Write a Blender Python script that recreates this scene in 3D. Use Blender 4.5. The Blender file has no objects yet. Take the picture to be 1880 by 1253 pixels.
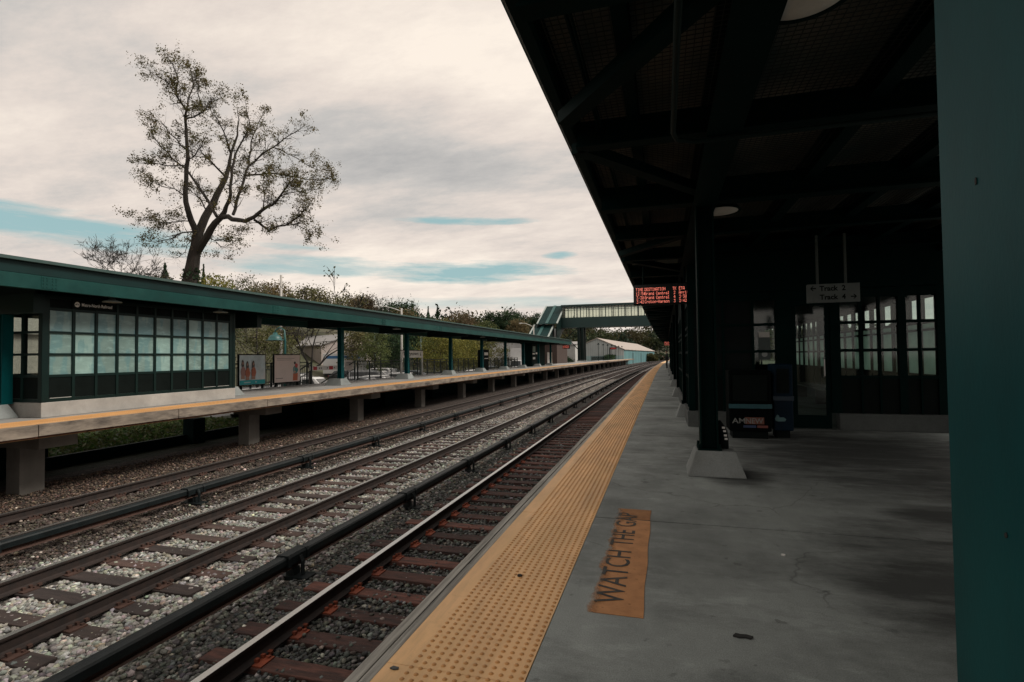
import bpy, math, random
import numpy as np
from mathutils import Vector, Matrix
PI = math.pi
rnd = random.Random(11)
nrng = np.random.default_rng(5)
scene = bpy.context.scene
COL = scene.collection

# ------------------------------------------------------------------ helpers
def bend(y):
    """the line is straight at first, then swings gently to the right"""
    t = max(0.0, y - 30.0)
    return t * t / 5000.0 if y < 230 else 8.0 + (y - 230) * 0.08

ORG = {}
def tag(o, label=None, cat=None, group=None, kind=None):
    if label: o['label'] = label
    if cat: o['category'] = cat
    if group: o['group'] = group
    if kind: o['kind'] = kind
    return o

def thing(name, label, cat, loc=(0, 0, 0), rz=0.0, group=None):
    o = bpy.data.objects.new(name, None)
    o.empty_display_size = 0.2
    COL.objects.link(o)
    o.location = loc
    o.rotation_euler = (0, 0, rz)
    ORG[o] = Vector(loc)
    return tag(o, label, cat, group)

def move(o, loc, rz=0.0):
    o.location = loc
    o.rotation_euler = (0, 0, rz)

def kids(o):
    return [c for c in bpy.data.objects if c.parent == o]

def copy_tree(o, parent=None):
    c = o.copy()
    COL.objects.link(c)
    c.parent = parent
    for ch in kids(o):
        copy_tree(ch, c)
    return c

class MB:
    def __init__(s): s.v = []; s.f = []
    def add(s, vs, fs):
        n = len(s.v)
        s.v.extend(tuple(p) for p in vs)
        s.f.extend(tuple(i + n for i in f) for f in fs)
        return s
    def box(s, x0, x1, y0, y1, z0, z1):
        return s.add([(x0,y0,z0),(x1,y0,z0),(x1,y1,z0),(x0,y1,z0),(x0,y0,z1),(x1,y0,z1),(x1,y1,z1),(x0,y1,z1)],
                     [(0,3,2,1),(4,5,6,7),(0,1,5,4),(1,2,6,5),(2,3,7,6),(3,0,4,7)])
    def frustum(s, a, b, z0, z1):
        (x0,x1,y0,y1), (u0,u1,w0,w1) = a, b
        return s.add([(x0,y0,z0),(x1,y0,z0),(x1,y1,z0),(x0,y1,z0),(u0,w0,z1),(u1,w0,z1),(u1,w1,z1),(u0,w1,z1)],
                     [(0,3,2,1),(4,5,6,7),(0,1,5,4),(1,2,6,5),(2,3,7,6),(3,0,4,7)])
    def bar(s, p0, p1, w, h):
        p0, p1 = Vector(p0), Vector(p1)
        d = (p1 - p0).normalized()
        up = Vector((0,0,1)) if abs(d.z) < 0.99 else Vector((0,1,0))
        r = d.cross(up).normalized() * (w/2); u = r.cross(d).normalized() * (h/2)
        vs = [p+a*r+b*u for p in (p0,p1) for a,b in ((-1,-1),(1,-1),(1,1),(-1,1))]
        return s.add(vs, [(0,1,2,3),(7,6,5,4),(0,4,5,1),(1,5,6,2),(2,6,7,3),(3,7,4,0)])
    def tube(s, pts, rad, n=6):
        pts = [Vector(p) for p in pts]
        if not isinstance(rad, (list, tuple)): rad = [rad]*len(pts)
        base = len(s.v); prev = None
        for i, p in enumerate(pts):
            d = (pts[min(i+1,len(pts)-1)] - pts[max(i-1,0)])
            d = d.normalized() if d.length > 1e-9 else Vector((0,0,1))
            if prev is None:
                a = Vector((1,0,0)) if abs(d.x) < 0.8 else Vector((0,1,0))
                r = d.cross(a).normalized()
            else:
                r = prev - d * prev.dot(d)
                r = r.normalized() if r.length > 1e-6 else d.orthogonal().normalized()
            prev = r; q = d.cross(r)
            for k in range(n):
                t = 2*PI*k/n
                s.v.append(tuple(p + (r*math.cos(t) + q*math.sin(t))*rad[i]))
        for i in range(len(pts)-1):
            for k in range(n):
                a = base+i*n+k; b = base+i*n+(k+1)%n
                s.f.append((a, b, b+n, a+n))
        s.f.append(tuple(base+k for k in reversed(range(n))))
        s.f.append(tuple(base+(len(pts)-1)*n+k for k in range(n)))
        return s
    def lathe(s, prof, c=(0,0,0), n=20):
        base = len(s.v); m = len(prof)
        for k in range(n):
            t = 2*PI*k/n
            for r, z in prof:
                s.v.append((c[0]+r*math.cos(t), c[1]+r*math.sin(t), c[2]+z))
        for k in range(n):
            for i in range(m-1):
                a = base+k*m+i; b = base+((k+1)%n)*m+i
                s.f.append((a, b, b+1, a+1))
        return s
    def prism(s, poly, axis, a, b):
        """poly: 2-D outline; axis 'x' -> (y,z), 'y' -> (x,z), 'z' -> (x,y)"""
        def P(p, t):
            return {'x': (t,p[0],p[1]), 'y': (p[0],t,p[1]), 'z': (p[0],p[1],t)}[axis]
        n = len(poly); base = len(s.v)
        s.v.extend(P(p,a) for p in poly); s.v.extend(P(p,b) for p in poly)
        s.f.append(tuple(base+i for i in range(n))); s.f.append(tuple(base+n+i for i in reversed(range(n))))
        for i in range(n):
            j = (i+1) % n
            s.f.append((base+i, base+n+i, base+n+j, base+j))
        return s
    def sweep(s, poly, ys, x0=0.0, z0=0.0, closed=True):
        """profile (x,z) carried along the line, following its bend"""
        n = len(poly); base = len(s.v)
        for y in ys:
            for px, pz in poly: s.v.append((x0+px+bend(y), y, z0+pz))
        for i in range(len(ys)-1):
            for k in range(n if closed else n-1):
                a = base+i*n+k; b = base+i*n+(k+1)%n
                s.f.append((a, b, b+n, a+n))
        if closed:
            s.f.append(tuple(base+k for k in reversed(range(n))))
            s.f.append(tuple(base+(len(ys)-1)*n+k for k in range(n)))
        return s
    def follow(s):
        s.v = [(x+bend(y), y, z) for x,y,z in s.v]; return s
    def build(s, name, mat, parent=None, smooth=False, bevel=0.0, fix=True):
        me = bpy.data.meshes.new(name)
        off = Vector((0,0,0))
        if parent is not None: off = ORG[parent]
        elif s.v:
            a = np.array(s.v); off = Vector(((a[:,0].min()+a[:,0].max())/2, (a[:,1].min()+a[:,1].max())/2, a[:,2].min()))
        me.from_pydata([(x-off.x, y-off.y, z-off.z) for x,y,z in s.v], [], s.f)
        if fix:
            import bmesh
            bm = bmesh.new(); bm.from_mesh(me)
            bmesh.ops.recalc_face_normals(bm, faces=bm.faces)
            bm.to_mesh(me); bm.free()
        if mat: me.materials.append(mat)
        if smooth: me.polygons.foreach_set('use_smooth', [True]*len(me.polygons))
        me.update()
        o = bpy.data.objects.new(name, me); COL.objects.link(o)
        if parent is not None:
            o.parent = parent
        else:
            o.location = off
        ORG[o] = off
        if bevel > 0:
            b = o.modifiers.new('bevel', 'BEVEL'); b.width = bevel; b.segments = 2; b.limit_method = 'ANGLE'
        return o

def raw_mesh(name, V, F, mat, cols=None, parent=None):
    """numpy: V (n,3), F (m,k)"""
    me = bpy.data.meshes.new(name)
    off = np.array(ORG[parent]) if parent is not None else np.array([0.,0.,0.])
    V = np.asarray(V, dtype=np.float32) - off.astype(np.float32); F = np.asarray(F, dtype=np.int32)
    m, k = F.shape
    me.vertices.add(len(V)); me.vertices.foreach_set('co', V.ravel())
    me.loops.add(m*k); me.loops.foreach_set('vertex_index', F.ravel())
    me.polygons.add(m); me.polygons.foreach_set('loop_start', np.arange(0, m*k, k, dtype=np.int32))
    me.polygons.foreach_set('loop_total', np.full(m, k, dtype=np.int32))
    me.update(calc_edges=True)
    if cols is not None:
        at = me.color_attributes.new('tint', 'FLOAT_COLOR', 'POINT')
        c4 = np.ones((len(V),4), dtype=np.float32); c4[:,:3] = cols
        at.data.foreach_set('color', c4.ravel())
    me.materials.append(mat)
    me.validate()
    o = bpy.data.objects.new(name, me); COL.objects.link(o)
    if parent is not None: o.parent = parent
    ORG[o] = Vector(off)
    return o

_fontcache = {}
def text_geo(s, bold=0.0):
    key = (s, bold)
    if key in _fontcache: return _fontcache[key]
    cu = bpy.data.curves.new('t', 'FONT'); cu.body = s; cu.resolution_u = 3; cu.offset = bold
    ob = bpy.data.objects.new('t', cu); COL.objects.link(ob)
    bpy.context.view_layer.update()
    me = bpy.data.meshes.new_from_object(ob.evaluated_get(bpy.context.evaluated_depsgraph_get()))
    V = [v.co.copy() for v in me.vertices]; Fs = [tuple(p.vertices) for p in me.polygons]
    COL.objects.unlink(ob); bpy.data.objects.remove(ob); bpy.data.curves.remove(cu); bpy.data.meshes.remove(me)
    _fontcache[key] = (V, Fs); return V, Fs

def add_text(mb, s, o, ax, ay, w, h, bold=0.0, lift=0.0):
    V, Fs = text_geo(s, bold)
    x0 = min(v.x for v in V); x1 = max(v.x for v in V); y0 = min(v.y for v in V); y1 = max(v.y for v in V)
    o, ax, ay = Vector(o), Vector(ax), Vector(ay); n = ax.cross(ay).normalized()
    mb.add([o + ax*((v.x-x0)/(x1-x0)*w) + ay*((v.y-y0)/(y1-y0)*h) + n*lift for v in V], Fs)

# ------------------------------------------------------------------ materials
def nodes(name):
    m = bpy.data.materials.new(name); m.use_nodes = True
    nt = m.node_tree; b = nt.nodes['Principled BSDF']
    return m, nt, b
def N(nt, t, **kw):
    n = nt.nodes.new(t)
    for k, v in kw.items(): setattr(n, k, v)
    return n
def coords(nt, scale=(1,1,1), kind='Object'):
    tc = N(nt, 'ShaderNodeTexCoord'); mp = N(nt, 'ShaderNodeMapping')
    mp.inputs['Scale'].default_value = scale
    nt.links.new(tc.outputs[kind], mp.inputs['Vector']); return mp.outputs['Vector']
def noise(nt, vec, scale, detail=4, rough=0.55):
    n = N(nt, 'ShaderNodeTexNoise'); n.inputs['Scale'].default_value = scale
    n.inputs['Detail'].default_value = detail; n.inputs['Roughness'].default_value = rough
    nt.links.new(vec, n.inputs['Vector']); return n.outputs['Fac']
def ramp(nt, fac, stops):
    r = N(nt, 'ShaderNodeValToRGB'); e = r.color_ramp.elements
    while len(e) < len(stops): e.new(0.5)
    for i, (p, c) in enumerate(stops):
        e[i].position = p; e[i].color = (c[0], c[1], c[2], 1) if isinstance(c, (tuple, list)) else (c, c, c, 1)
    nt.links.new(fac, r.inputs['Fac']); return r.outputs['Color']
def mixc(nt, fac, a, b, mode='MIX'):
    m = N(nt, 'ShaderNodeMix', data_type='RGBA', blend_type=mode)
    for sock, v in ((m.inputs[0], fac), (m.inputs[6], a), (m.inputs[7], b)):
        if hasattr(v, 'links'): nt.links.new(v, sock)
        elif isinstance(v, (int, float)): sock.default_value = v
        else: sock.default_value = (v[0], v[1], v[2], 1)
    return m.outputs[2]
def mth(nt, op, a, b=None, clamp=False):
    m = N(nt, 'ShaderNodeMath', operation=op); m.use_clamp = clamp
    for i, v in enumerate((a, b)):
        if v is None: continue
        if hasattr(v, 'links'): nt.links.new(v, m.inputs[i])
        else: m.inputs[i].default_value = v
    return m.outputs[0]
def add_bump(nt, b, h, strength, dist=0.01):
    bp = N(nt, 'ShaderNodeBump'); bp.inputs['Strength'].default_value = strength; bp.inputs['Distance'].default_value = dist
    nt.links.new(h, bp.inputs['Height']); nt.links.new(bp.outputs['Normal'], b.inputs['Normal'])

def mat(name, col, rough=0.6, var=0.2, scale=3.0, dirt=None, dscale=0.7, damt=0.5, bump=0.0, bscale=30.0, stretch=(1,1,1), metal=0.0, spec=0.5, bdist=0.01, rand=False):
    m, nt, b = nodes(name)
    v = coords(nt, stretch)
    f = noise(nt, v, scale, 6, 0.6)
    lo = tuple(c*(1-var) for c in col); hi = tuple(min(1, c*(1+var)) for c in col)
    c = ramp(nt, f, [(0.3, lo), (0.7, hi)])
    if dirt is not None:
        g = noise(nt, v, dscale, 6, 0.65)
        g2 = ramp(nt, g, [(0.45, 0.0), (0.68, damt)])
        c = mixc(nt, g2, c, dirt)
    nt.links.new(c, b.inputs['Base Color'])
    b.inputs['Roughness'].default_value = rough; b.inputs['Metallic'].default_value = metal
    b.inputs['Specular IOR Level'].default_value = spec
    if bump > 0: add_bump(nt, b, noise(nt, v, bscale, 4), bump, bdist)
    if rand:
        oi = N(nt, 'ShaderNodeObjectInfo')
        nt.links.new(mixc(nt, 1.0, c, ramp(nt, oi.outputs['Random'], [(0.0, (0.45,0.5,0.55)), (0.5, (0.9,0.9,0.9)), (1.0, (1.5,1.35,1.3))]), 'MULTIPLY'), b.inputs['Base Color'])
    return m

def attr_mat(name, rough=0.85, var=0.3, scale=40, spec=0.3, transl=0.0):
    m, nt, b = nodes(name)
    a = N(nt, 'ShaderNodeAttribute', attribute_name='tint')
    v = coords(nt); f = noise(nt, v, scale, 3)
    c = mixc(nt, 1.0, a.outputs['Color'], ramp(nt, f, [(0.3, 1-var), (0.7, 1+var)]), 'MULTIPLY')
    nt.links.new(c, b.inputs['Base Color']); b.inputs['Roughness'].default_value = rough
    b.inputs['Specular IOR Level'].default_value = spec
    if transl > 0:
        t = N(nt, 'ShaderNodeBsdfTranslucent'); nt.links.new(c, t.inputs['Color'])
        mx = N(nt, 'ShaderNodeMixShader'); mx.inputs[0].default_value = transl
        out = nt.nodes['Material Output']
        nt.links.new(b.outputs[0], mx.inputs[1]); nt.links.new(t.outputs[0], mx.inputs[2]); nt.links.new(mx.outputs[0], out.inputs['Surface'])
    return m

def glass_mat(name, tint=(0.75,0.85,0.82), refl=0.12):
    m = bpy.data.materials.new(name); m.use_nodes = True; nt = m.node_tree
    nt.nodes.remove(nt.nodes['Principled BSDF'])
    tr = N(nt, 'ShaderNodeBsdfTransparent'); tr.inputs[0].default_value = (*tint, 1)
    gl = N(nt, 'ShaderNodeBsdfGlossy'); gl.inputs['Roughness'].default_value = 0.05
    ge = N(nt, 'ShaderNodeNewGeometry'); dt = N(nt, 'ShaderNodeVectorMath', operation='DOT_PRODUCT')
    nt.links.new(ge.outputs['Normal'], dt.inputs[0]); nt.links.new(ge.outputs['Incoming'], dt.inputs[1])
    fr = mth(nt, 'ADD', mth(nt, 'MULTIPLY', mth(nt, 'POWER', mth(nt, 'SUBTRACT', 1.0, mth(nt, 'ABSOLUTE', dt.outputs['Value'])), 5.0), 0.9), 0.04)
    mx = N(nt, 'ShaderNodeMixShader')
    nt.links.new(fr, mx.inputs[0]); nt.links.new(tr.outputs[0], mx.inputs[1]); nt.links.new(gl.outputs[0], mx.inputs[2])
    nt.links.new(mx.outputs[0], nt.nodes['Material Output'].inputs['Surface']); return m
def frosted_mat(name, col, mixf=0.5, vary=False):
    m, nt, b = nodes(name)
    v = coords(nt); f = noise(nt, v, 2.5, 5)
    c = ramp(nt, f, [(0.3, tuple(x*0.75 for x in col)), (0.7, col)])
    if vary:
        # blinds, taped corners and grime of each pane
        oi = N(nt, 'ShaderNodeObjectInfo')
        c = mixc(nt, 1.0, c, ramp(nt, oi.outputs['Random'], [(0.0, 0.72), (1.0, 1.18)]), 'MULTIPLY')
        st = ramp(nt, noise(nt, coords(nt, (1,2.2,0.5)), 1.7, 3, 0.5), [(0.50, 0.0), (0.54, 0.55)])
        c = mixc(nt, st, c, tuple(x*y for x, y in zip(col, (0.42,0.62,0.72))))
        sm = ramp(nt, noise(nt, coords(nt, (1,1,3)), 4.0, 6, 0.7), [(0.5, 0.0), (0.75, 0.5)])
        c = mixc(nt, sm, c, tuple(min(1,x*1.5) for x in col))
    nt.links.new(c, b.inputs['Base Color']); b.inputs['Roughness'].default_value = 0.25
    t = N(nt, 'ShaderNodeBsdfTranslucent'); nt.links.new(c, t.inputs['Color'])
    mx = N(nt, 'ShaderNodeMixShader'); mx.inputs[0].default_value = mixf
    nt.links.new(b.outputs[0], mx.inputs[1]); nt.links.new(t.outputs[0], mx.inputs[2])
    nt.links.new(mx.outputs[0], nt.nodes['Material Output'].inputs['Surface']); return m
def emit_mat(name, col, s):
    m, nt, b = nodes(name)
    b.inputs['Base Color'].default_value = (0.02,0.02,0.02,1)
    b.inputs['Emission Color'].default_value = (*col, 1); b.inputs['Emission Strength'].default_value = s
    return m

GREEN = mat('green_paint', (0.001,0.040,0.035), 0.5, 0.18, 2.0, (0.012,0.07,0.06), 1.2, 0.5, 0.12, 60, spec=0.25)
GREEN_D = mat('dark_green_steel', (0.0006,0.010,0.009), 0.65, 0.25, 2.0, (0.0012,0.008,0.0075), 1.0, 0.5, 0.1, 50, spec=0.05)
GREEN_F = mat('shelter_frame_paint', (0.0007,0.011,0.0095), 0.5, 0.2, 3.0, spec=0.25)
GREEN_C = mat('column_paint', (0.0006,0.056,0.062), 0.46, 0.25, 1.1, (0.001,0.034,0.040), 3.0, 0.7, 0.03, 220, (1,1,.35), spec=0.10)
ROOF = mat('roof_sheet', (0.03,0.07,0.062), 0.6, 0.2, 1.5, (0.06,0.08,0.07), 0.8, 0.5)
CEIL = mat('ceiling_sheet', (0.135,0.125,0.103), 0.7, 0.3, 1.2, (0.015,0.05,0.046), 0.8, 0.95)
BLACKP = mat('black_panel', (0.005,0.008,0.0075), 0.6, 0.2, 4, spec=0.05)
CONC = None
def concrete(name, base, stain, seed=0.0, streak=(1,0.35,1), heavy=False):
    m, nt, b = nodes(name)
    v = coords(nt); vs = coords(nt, streak)
    c = ramp(nt, noise(nt, vs, 1.4, 7, 0.68), [(0.28, tuple(x*0.72 for x in base)), (0.72, tuple(x*1.2 for x in base))])
    g = ramp(nt, noise(nt, v, 0.55, 6, 0.7), [(0.47, 0.0), (0.7, 0.75)])
    c = mixc(nt, g, c, stain)
    if heavy:
        # scuff marks swept across the slab, old spills and darkened, walked-in dirt
        g2 = ramp(nt, noise(nt, coords(nt, (0.8,1.7,1)), 0.9, 9, 0.74), [(0.46, 0.0), (0.66, 0.85)])
        c = mixc(nt, g2, c, tuple(x*0.42 for x in base))
        g3 = ramp(nt, noise(nt, coords(nt, (1.0,2.4,1)), 1.7, 8, 0.74), [(0.56, 0.0), (0.74, 0.6)])
        c = mixc(nt, g3, c, tuple(min(1,x*1.55) for x in base))
        # damp stains plus painted shade: in front of the boxes and about the column pedestal
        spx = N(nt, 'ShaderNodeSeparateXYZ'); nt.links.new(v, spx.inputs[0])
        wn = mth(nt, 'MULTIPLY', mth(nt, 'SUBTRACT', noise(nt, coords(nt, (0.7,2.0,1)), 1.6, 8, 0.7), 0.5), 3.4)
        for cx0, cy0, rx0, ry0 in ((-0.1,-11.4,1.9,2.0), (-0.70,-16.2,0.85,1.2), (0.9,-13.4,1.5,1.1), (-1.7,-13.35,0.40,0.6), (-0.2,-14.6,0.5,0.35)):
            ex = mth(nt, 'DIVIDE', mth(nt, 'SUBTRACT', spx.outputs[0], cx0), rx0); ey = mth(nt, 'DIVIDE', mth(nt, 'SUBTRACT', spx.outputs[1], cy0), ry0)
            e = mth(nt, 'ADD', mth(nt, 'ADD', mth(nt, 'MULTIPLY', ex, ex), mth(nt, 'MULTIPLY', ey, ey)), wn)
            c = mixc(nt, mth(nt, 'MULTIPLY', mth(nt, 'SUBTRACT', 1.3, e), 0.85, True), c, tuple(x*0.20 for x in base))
        g4 = ramp(nt, noise(nt, v, 5.0, 4, 0.6), [(0.66, 0.0), (0.72, 0.65)])
        c = mixc(nt, g4, c, tuple(x*0.3 for x in base))
    if heavy:
        wv = N(nt, 'ShaderNodeVectorMath', operation='ADD'); nz = N(nt, 'ShaderNodeTexNoise'); nz.inputs['Scale'].default_value = 1.3; nz.inputs['Detail'].default_value = 7
        nt.links.new(v, nz.inputs['Vector']); nt.links.new(v, wv.inputs[0]); nt.links.new(nz.outputs['Color'], wv.inputs[1])
        vo = N(nt, 'ShaderNodeTexVoronoi', feature='DISTANCE_TO_EDGE'); vo.inputs['Scale'].default_value = 0.33; nt.links.new(wv.outputs[0], vo.inputs['Vector'])
        ck = ramp(nt, vo.outputs['Distance'], [(0.0, 0.45), (0.0013, 0.0)])
        ck = mixc(nt, 1.0, ck, ramp(nt, noise(nt, v, 0.6, 3), [(0.48, 0.0), (0.56, 1.0)]), 'MULTIPLY')
        c = mixc(nt, ck, c, (0.03,0.032,0.031))
        gs = ramp(nt, noise(nt, v, 9, 2, 0.4), [(0.745, 0.0), (0.77, 0.45)])
        c = mixc(nt, gs, c, tuple(x*0.22 for x in base))
    sp = ramp(nt, noise(nt, v, 14, 3, 0.5), [(0.70, 0.0), (0.76, 0.55)])
    c = mixc(nt, sp, c, tuple(x*0.35 for x in base))
    fine = ramp(nt, noise(nt, v, 160, 2, 0.5), [(0.3, 0.78), (0.7, 1.2)])
    c = mixc(nt, 1.0, c, fine, 'MULTIPLY')
    nt.links.new(c, b.inputs['Base Color'])
    rr = ramp(nt, noise(nt, v, 1.1, 4), [(0.3, 0.55), (0.7, 0.85)])
    nt.links.new(rr, b.inputs['Roughness']); b.inputs['Specular IOR Level'].default_value = 0.35
    add_bump(nt, b, noise(nt, v, 120, 4, 0.6), 0.25, 0.004)
    return m
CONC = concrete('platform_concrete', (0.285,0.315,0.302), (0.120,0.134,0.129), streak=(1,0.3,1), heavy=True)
CONC_L = concrete('pale_concrete', (0.36,0.345,0.32), (0.24,0.23,0.21), streak=(1,1,1))
CONC_P = concrete('pier_concrete', (0.19,0.175,0.155), (0.11,0.10,0.09), streak=(1,1,0.3))
CONC_BASE = concrete('shaded_base_concrete', (0.085,0.095,0.092), (0.045,0.05,0.05), streak=(1,1,1))  # darkened in colour for the weaker light on the waiting room base
CONC_PED = concrete('pedestal_concrete', (0.22,0.24,0.235), (0.14,0.14,0.13), streak=(1,1,1))
GROOVE = mat('joint_filler', (0.02,0.02,0.019), 0.9)
WOOD = mat('weathered_timber', (0.34,0.33,0.295), 0.85, 0.45, 4.0, (0.10,0.098,0.09), 2.2, 0.85, 0.6, 9, (9,0.35,9), bdist=0.012)
WOOD_L = mat('far_edge_timber', (0.23,0.19,0.15), 0.85, 0.35, 2.0, (0.05,0.04,0.035), 1.3, 0.95, 0.4, 12, (3,0.9,3), bdist=0.012)
RUSTY = mat('rusted_strip', (0.14,0.05,0.025), 0.8, 0.4, 6)
TIE = mat('sleeper_timber', (0.062,0.040,0.033), 0.9, 0.5, 3.0, (0.02,0.016,0.014), 1.5, 0.8, 0.7, 14, (1.5,9,9), bdist=0.012, rand=True)
TIE_R = mat('rust_stained_sleeper', (0.098,0.042,0.031), 0.9, 0.55, 3.0, (0.026,0.019,0.017), 1.4, 0.85, 0.7, 14, (1.5,9,9), bdist=0.012, rand=True)
TIE_P = mat('bleached_sleeper', (0.17,0.13,0.105), 0.9, 0.4, 3.0, (0.06,0.045,0.04), 1.2, 0.8, 0.6, 14, (1.5,9,9), bdist=0.012, rand=True)
PLATE = mat('rusty_tie_plate', (0.060,0.028,0.019), 0.75, 0.4, 12, (0.04,0.025,0.02), 6, 0.7, 0.4, 80)
PLATE_R = mat('bright_rust_plate', (0.26,0.055,0.02), 0.75, 0.35, 10, (0.09,0.03,0.02), 5, 0.7, 0.4, 80)
COVER = mat('black_cover_board', (0.007,0.011,0.012), 0.5, 0.35, 5.0, (0.016,0.016,0.015), 2, 0.5, 0.2, 40, spec=0.25)
def rail_mat():
    m, nt, b = nodes('rail_steel')
    v = coords(nt)
    g = N(nt, 'ShaderNodeNewGeometry'); sx = N(nt, 'ShaderNodeSeparateXYZ'); nt.links.new(g.outputs['True Normal'], sx.inputs[0])
    tcx = N(nt, 'ShaderNodeTexCoord'); sp = N(nt, 'ShaderNodeSeparateXYZ'); nt.links.new(tcx.outputs['Object'], sp.inputs[0])
    top = mth(nt, 'MULTIPLY', mth(nt, 'GREATER_THAN', sx.outputs[2], 0.8), mth(nt, 'GREATER_THAN', sp.outputs[2], -0.008))
    rust = ramp(nt, noise(nt, v, 9, 5), [(0.3, (0.012,0.009,0.008)), (0.7, (0.032,0.019,0.015))])
    c = mixc(nt, top, rust, (0.64,0.63,0.60))
    nt.links.new(c, b.inputs['Base Color'])
    nt.links.new(mth(nt, 'MULTIPLY', top, 0.9), b.inputs['Metallic'])
    nt.links.new(mth(nt, 'SUBTRACT', 0.8, mth(nt, 'MULTIPLY', top, 0.52)), b.inputs['Roughness'])
    return m
RAIL = rail_mat()
def yellow_mat(name, base, dirt, brown):
    m, nt, b = nodes(name)
    v = coords(nt); vs = coords(nt, (2.2,0.5,1))
    c = ramp(nt, noise(nt, vs, 2.0, 6, 0.65), [(0.3, tuple(x*0.82 for x in base)), (0.7, tuple(min(1,x*1.12) for x in base))])
    g = ramp(nt, noise(nt, vs, 1.1, 6, 0.7), [(0.5, 0.0), (0.72, 0.6)])
    c = mixc(nt, g, c, dirt)
    g = ramp(nt, noise(nt, v, 7.0, 5, 0.7), [(0.6, 0.0), (0.78, 0.6)])
    c = mixc(nt, g, c, brown)
    g = ramp(nt, noise(nt, coords(nt, (3.0,0.35,1)), 1.3, 7, 0.72), [(0.50, 0.0), (0.70, 0.55)])
    c = mixc(nt, g, c, tuple(x*y for x, y in zip(base, (0.48,0.50,0.62))))
    g = ramp(nt, noise(nt, v, 2.2, 8, 0.75), [(0.60, 0.0), (0.70, 0.5)])
    c = mixc(nt, g, c, tuple(x*y for x, y in zip(base, (0.62,0.60,0.55))))
    g = ramp(nt, noise(nt, v, 22, 3, 0.5), [(0.73, 0.0), (0.77, 0.75)])
    c = mixc(nt, g, c, (0.09,0.075,0.06))
    nt.links.new(c, b.inputs['Base Color']); b.inputs['Roughness'].default_value = 0.6
    add_bump(nt, b, noise(nt, v, 90, 3), 0.2, 0.004); return m
YEL = yellow_mat('yellow_tactile', (0.84,0.51,0.235), (0.56,0.36,0.145), (0.40,0.22,0.08))
DOME = yellow_mat('worn_dome_yellow', (0.56,0.27,0.085), (0.42,0.22,0.07), (0.26,0.12,0.045))
YEL_L = yellow_mat('far_yellow_tactile', (0.62,0.36,0.16), (0.5,0.26,0.09), (0.4,0.2,0.07))
STONE = attr_mat('ballast_stone', 0.85, 0.35, 45)
LEAF = attr_mat('leaves', 0.7, 0.25, 2.0, 0.25, 0.35)
BARK = mat('bark', (0.035,0.030,0.026), 0.9, 0.4, 4, (0.02,0.025,0.018), 1.0, 0.6, 0.8, 12, (4,4,0.8), bdist=0.05)
def bed_mat():
    m, nt, b = nodes('ballast_bed')
    v = coords(nt)
    vor = N(nt, 'ShaderNodeTexVoronoi'); vor.inputs['Scale'].default_value = 19; nt.links.new(v, vor.inputs['Vector'])
    hs = N(nt, 'ShaderNodeSeparateColor'); nt.links.new(vor.outputs['Color'], hs.inputs[0])
    sp = N(nt, 'ShaderNodeSeparateXYZ'); nt.links.new(v, sp.inputs[0])
    # ballast of three ages: brown by the far track, clean pale stone round the middle one, dark dirty stone nearest
    wob = mth(nt, 'MULTIPLY', mth(nt, 'SUBTRACT', noise(nt, v, 1.4, 4), 0.5), 0.9)
    yb = mth(nt, 'MAXIMUM', mth(nt, 'SUBTRACT', sp.outputs[1], 30.0), 0.0)
    xb = mth(nt, 'SUBTRACT', sp.outputs[0], mth(nt, 'DIVIDE', mth(nt, 'MULTIPLY', yb, yb), 5000.0))
    x = mth(nt, 'ADD', xb, wob)
    br, pa, dk = (0.062,0.046,0.038), (0.115,0.102,0.090), (0.060,0.056,0.051)
    def step(e, w): return mth(nt, 'DIVIDE', mth(nt, 'SUBTRACT', x, e), w, True)
    c = mixc(nt, step(-8.75, 0.7), br, pa)
    c = mixc(nt, step(-4.75, 0.5), c, dk)
    val = ramp(nt, hs.outputs[0], [(0.0, 0.35), (0.5, 0.85), (1.0, 1.5)])
    c = mixc(nt, 1.0, c, val, 'MULTIPLY')
    edge = ramp(nt, vor.outputs['Distance'], [(0.25, 1.0), (0.62, 0.18)])
    nt.links.new(mixc(nt, 1.0, c, ramp(nt, noise(nt, v, 0.8, 4), [(0.3, 0.75), (0.7, 1.15)]), 'MULTIPLY'), b.inputs['Base Color'])
    b.inputs['Roughness'].default_value = 0.9
    add_bump(nt, b, edge, 1.0, 0.04); return m
BED = bed_mat()
WHITE = mat('white_paint', (0.72,0.71,0.68), 0.5, 0.06, 4)
LAMPW = mat('lamp_diffuser', (0.62,0.60,0.56), 0.5, 0.12, 8)
DKGREY = mat('dark_grey', (0.04,0.045,0.045), 0.6, 0.2, 3)
ORANGE = None
print('materials done')

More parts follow.
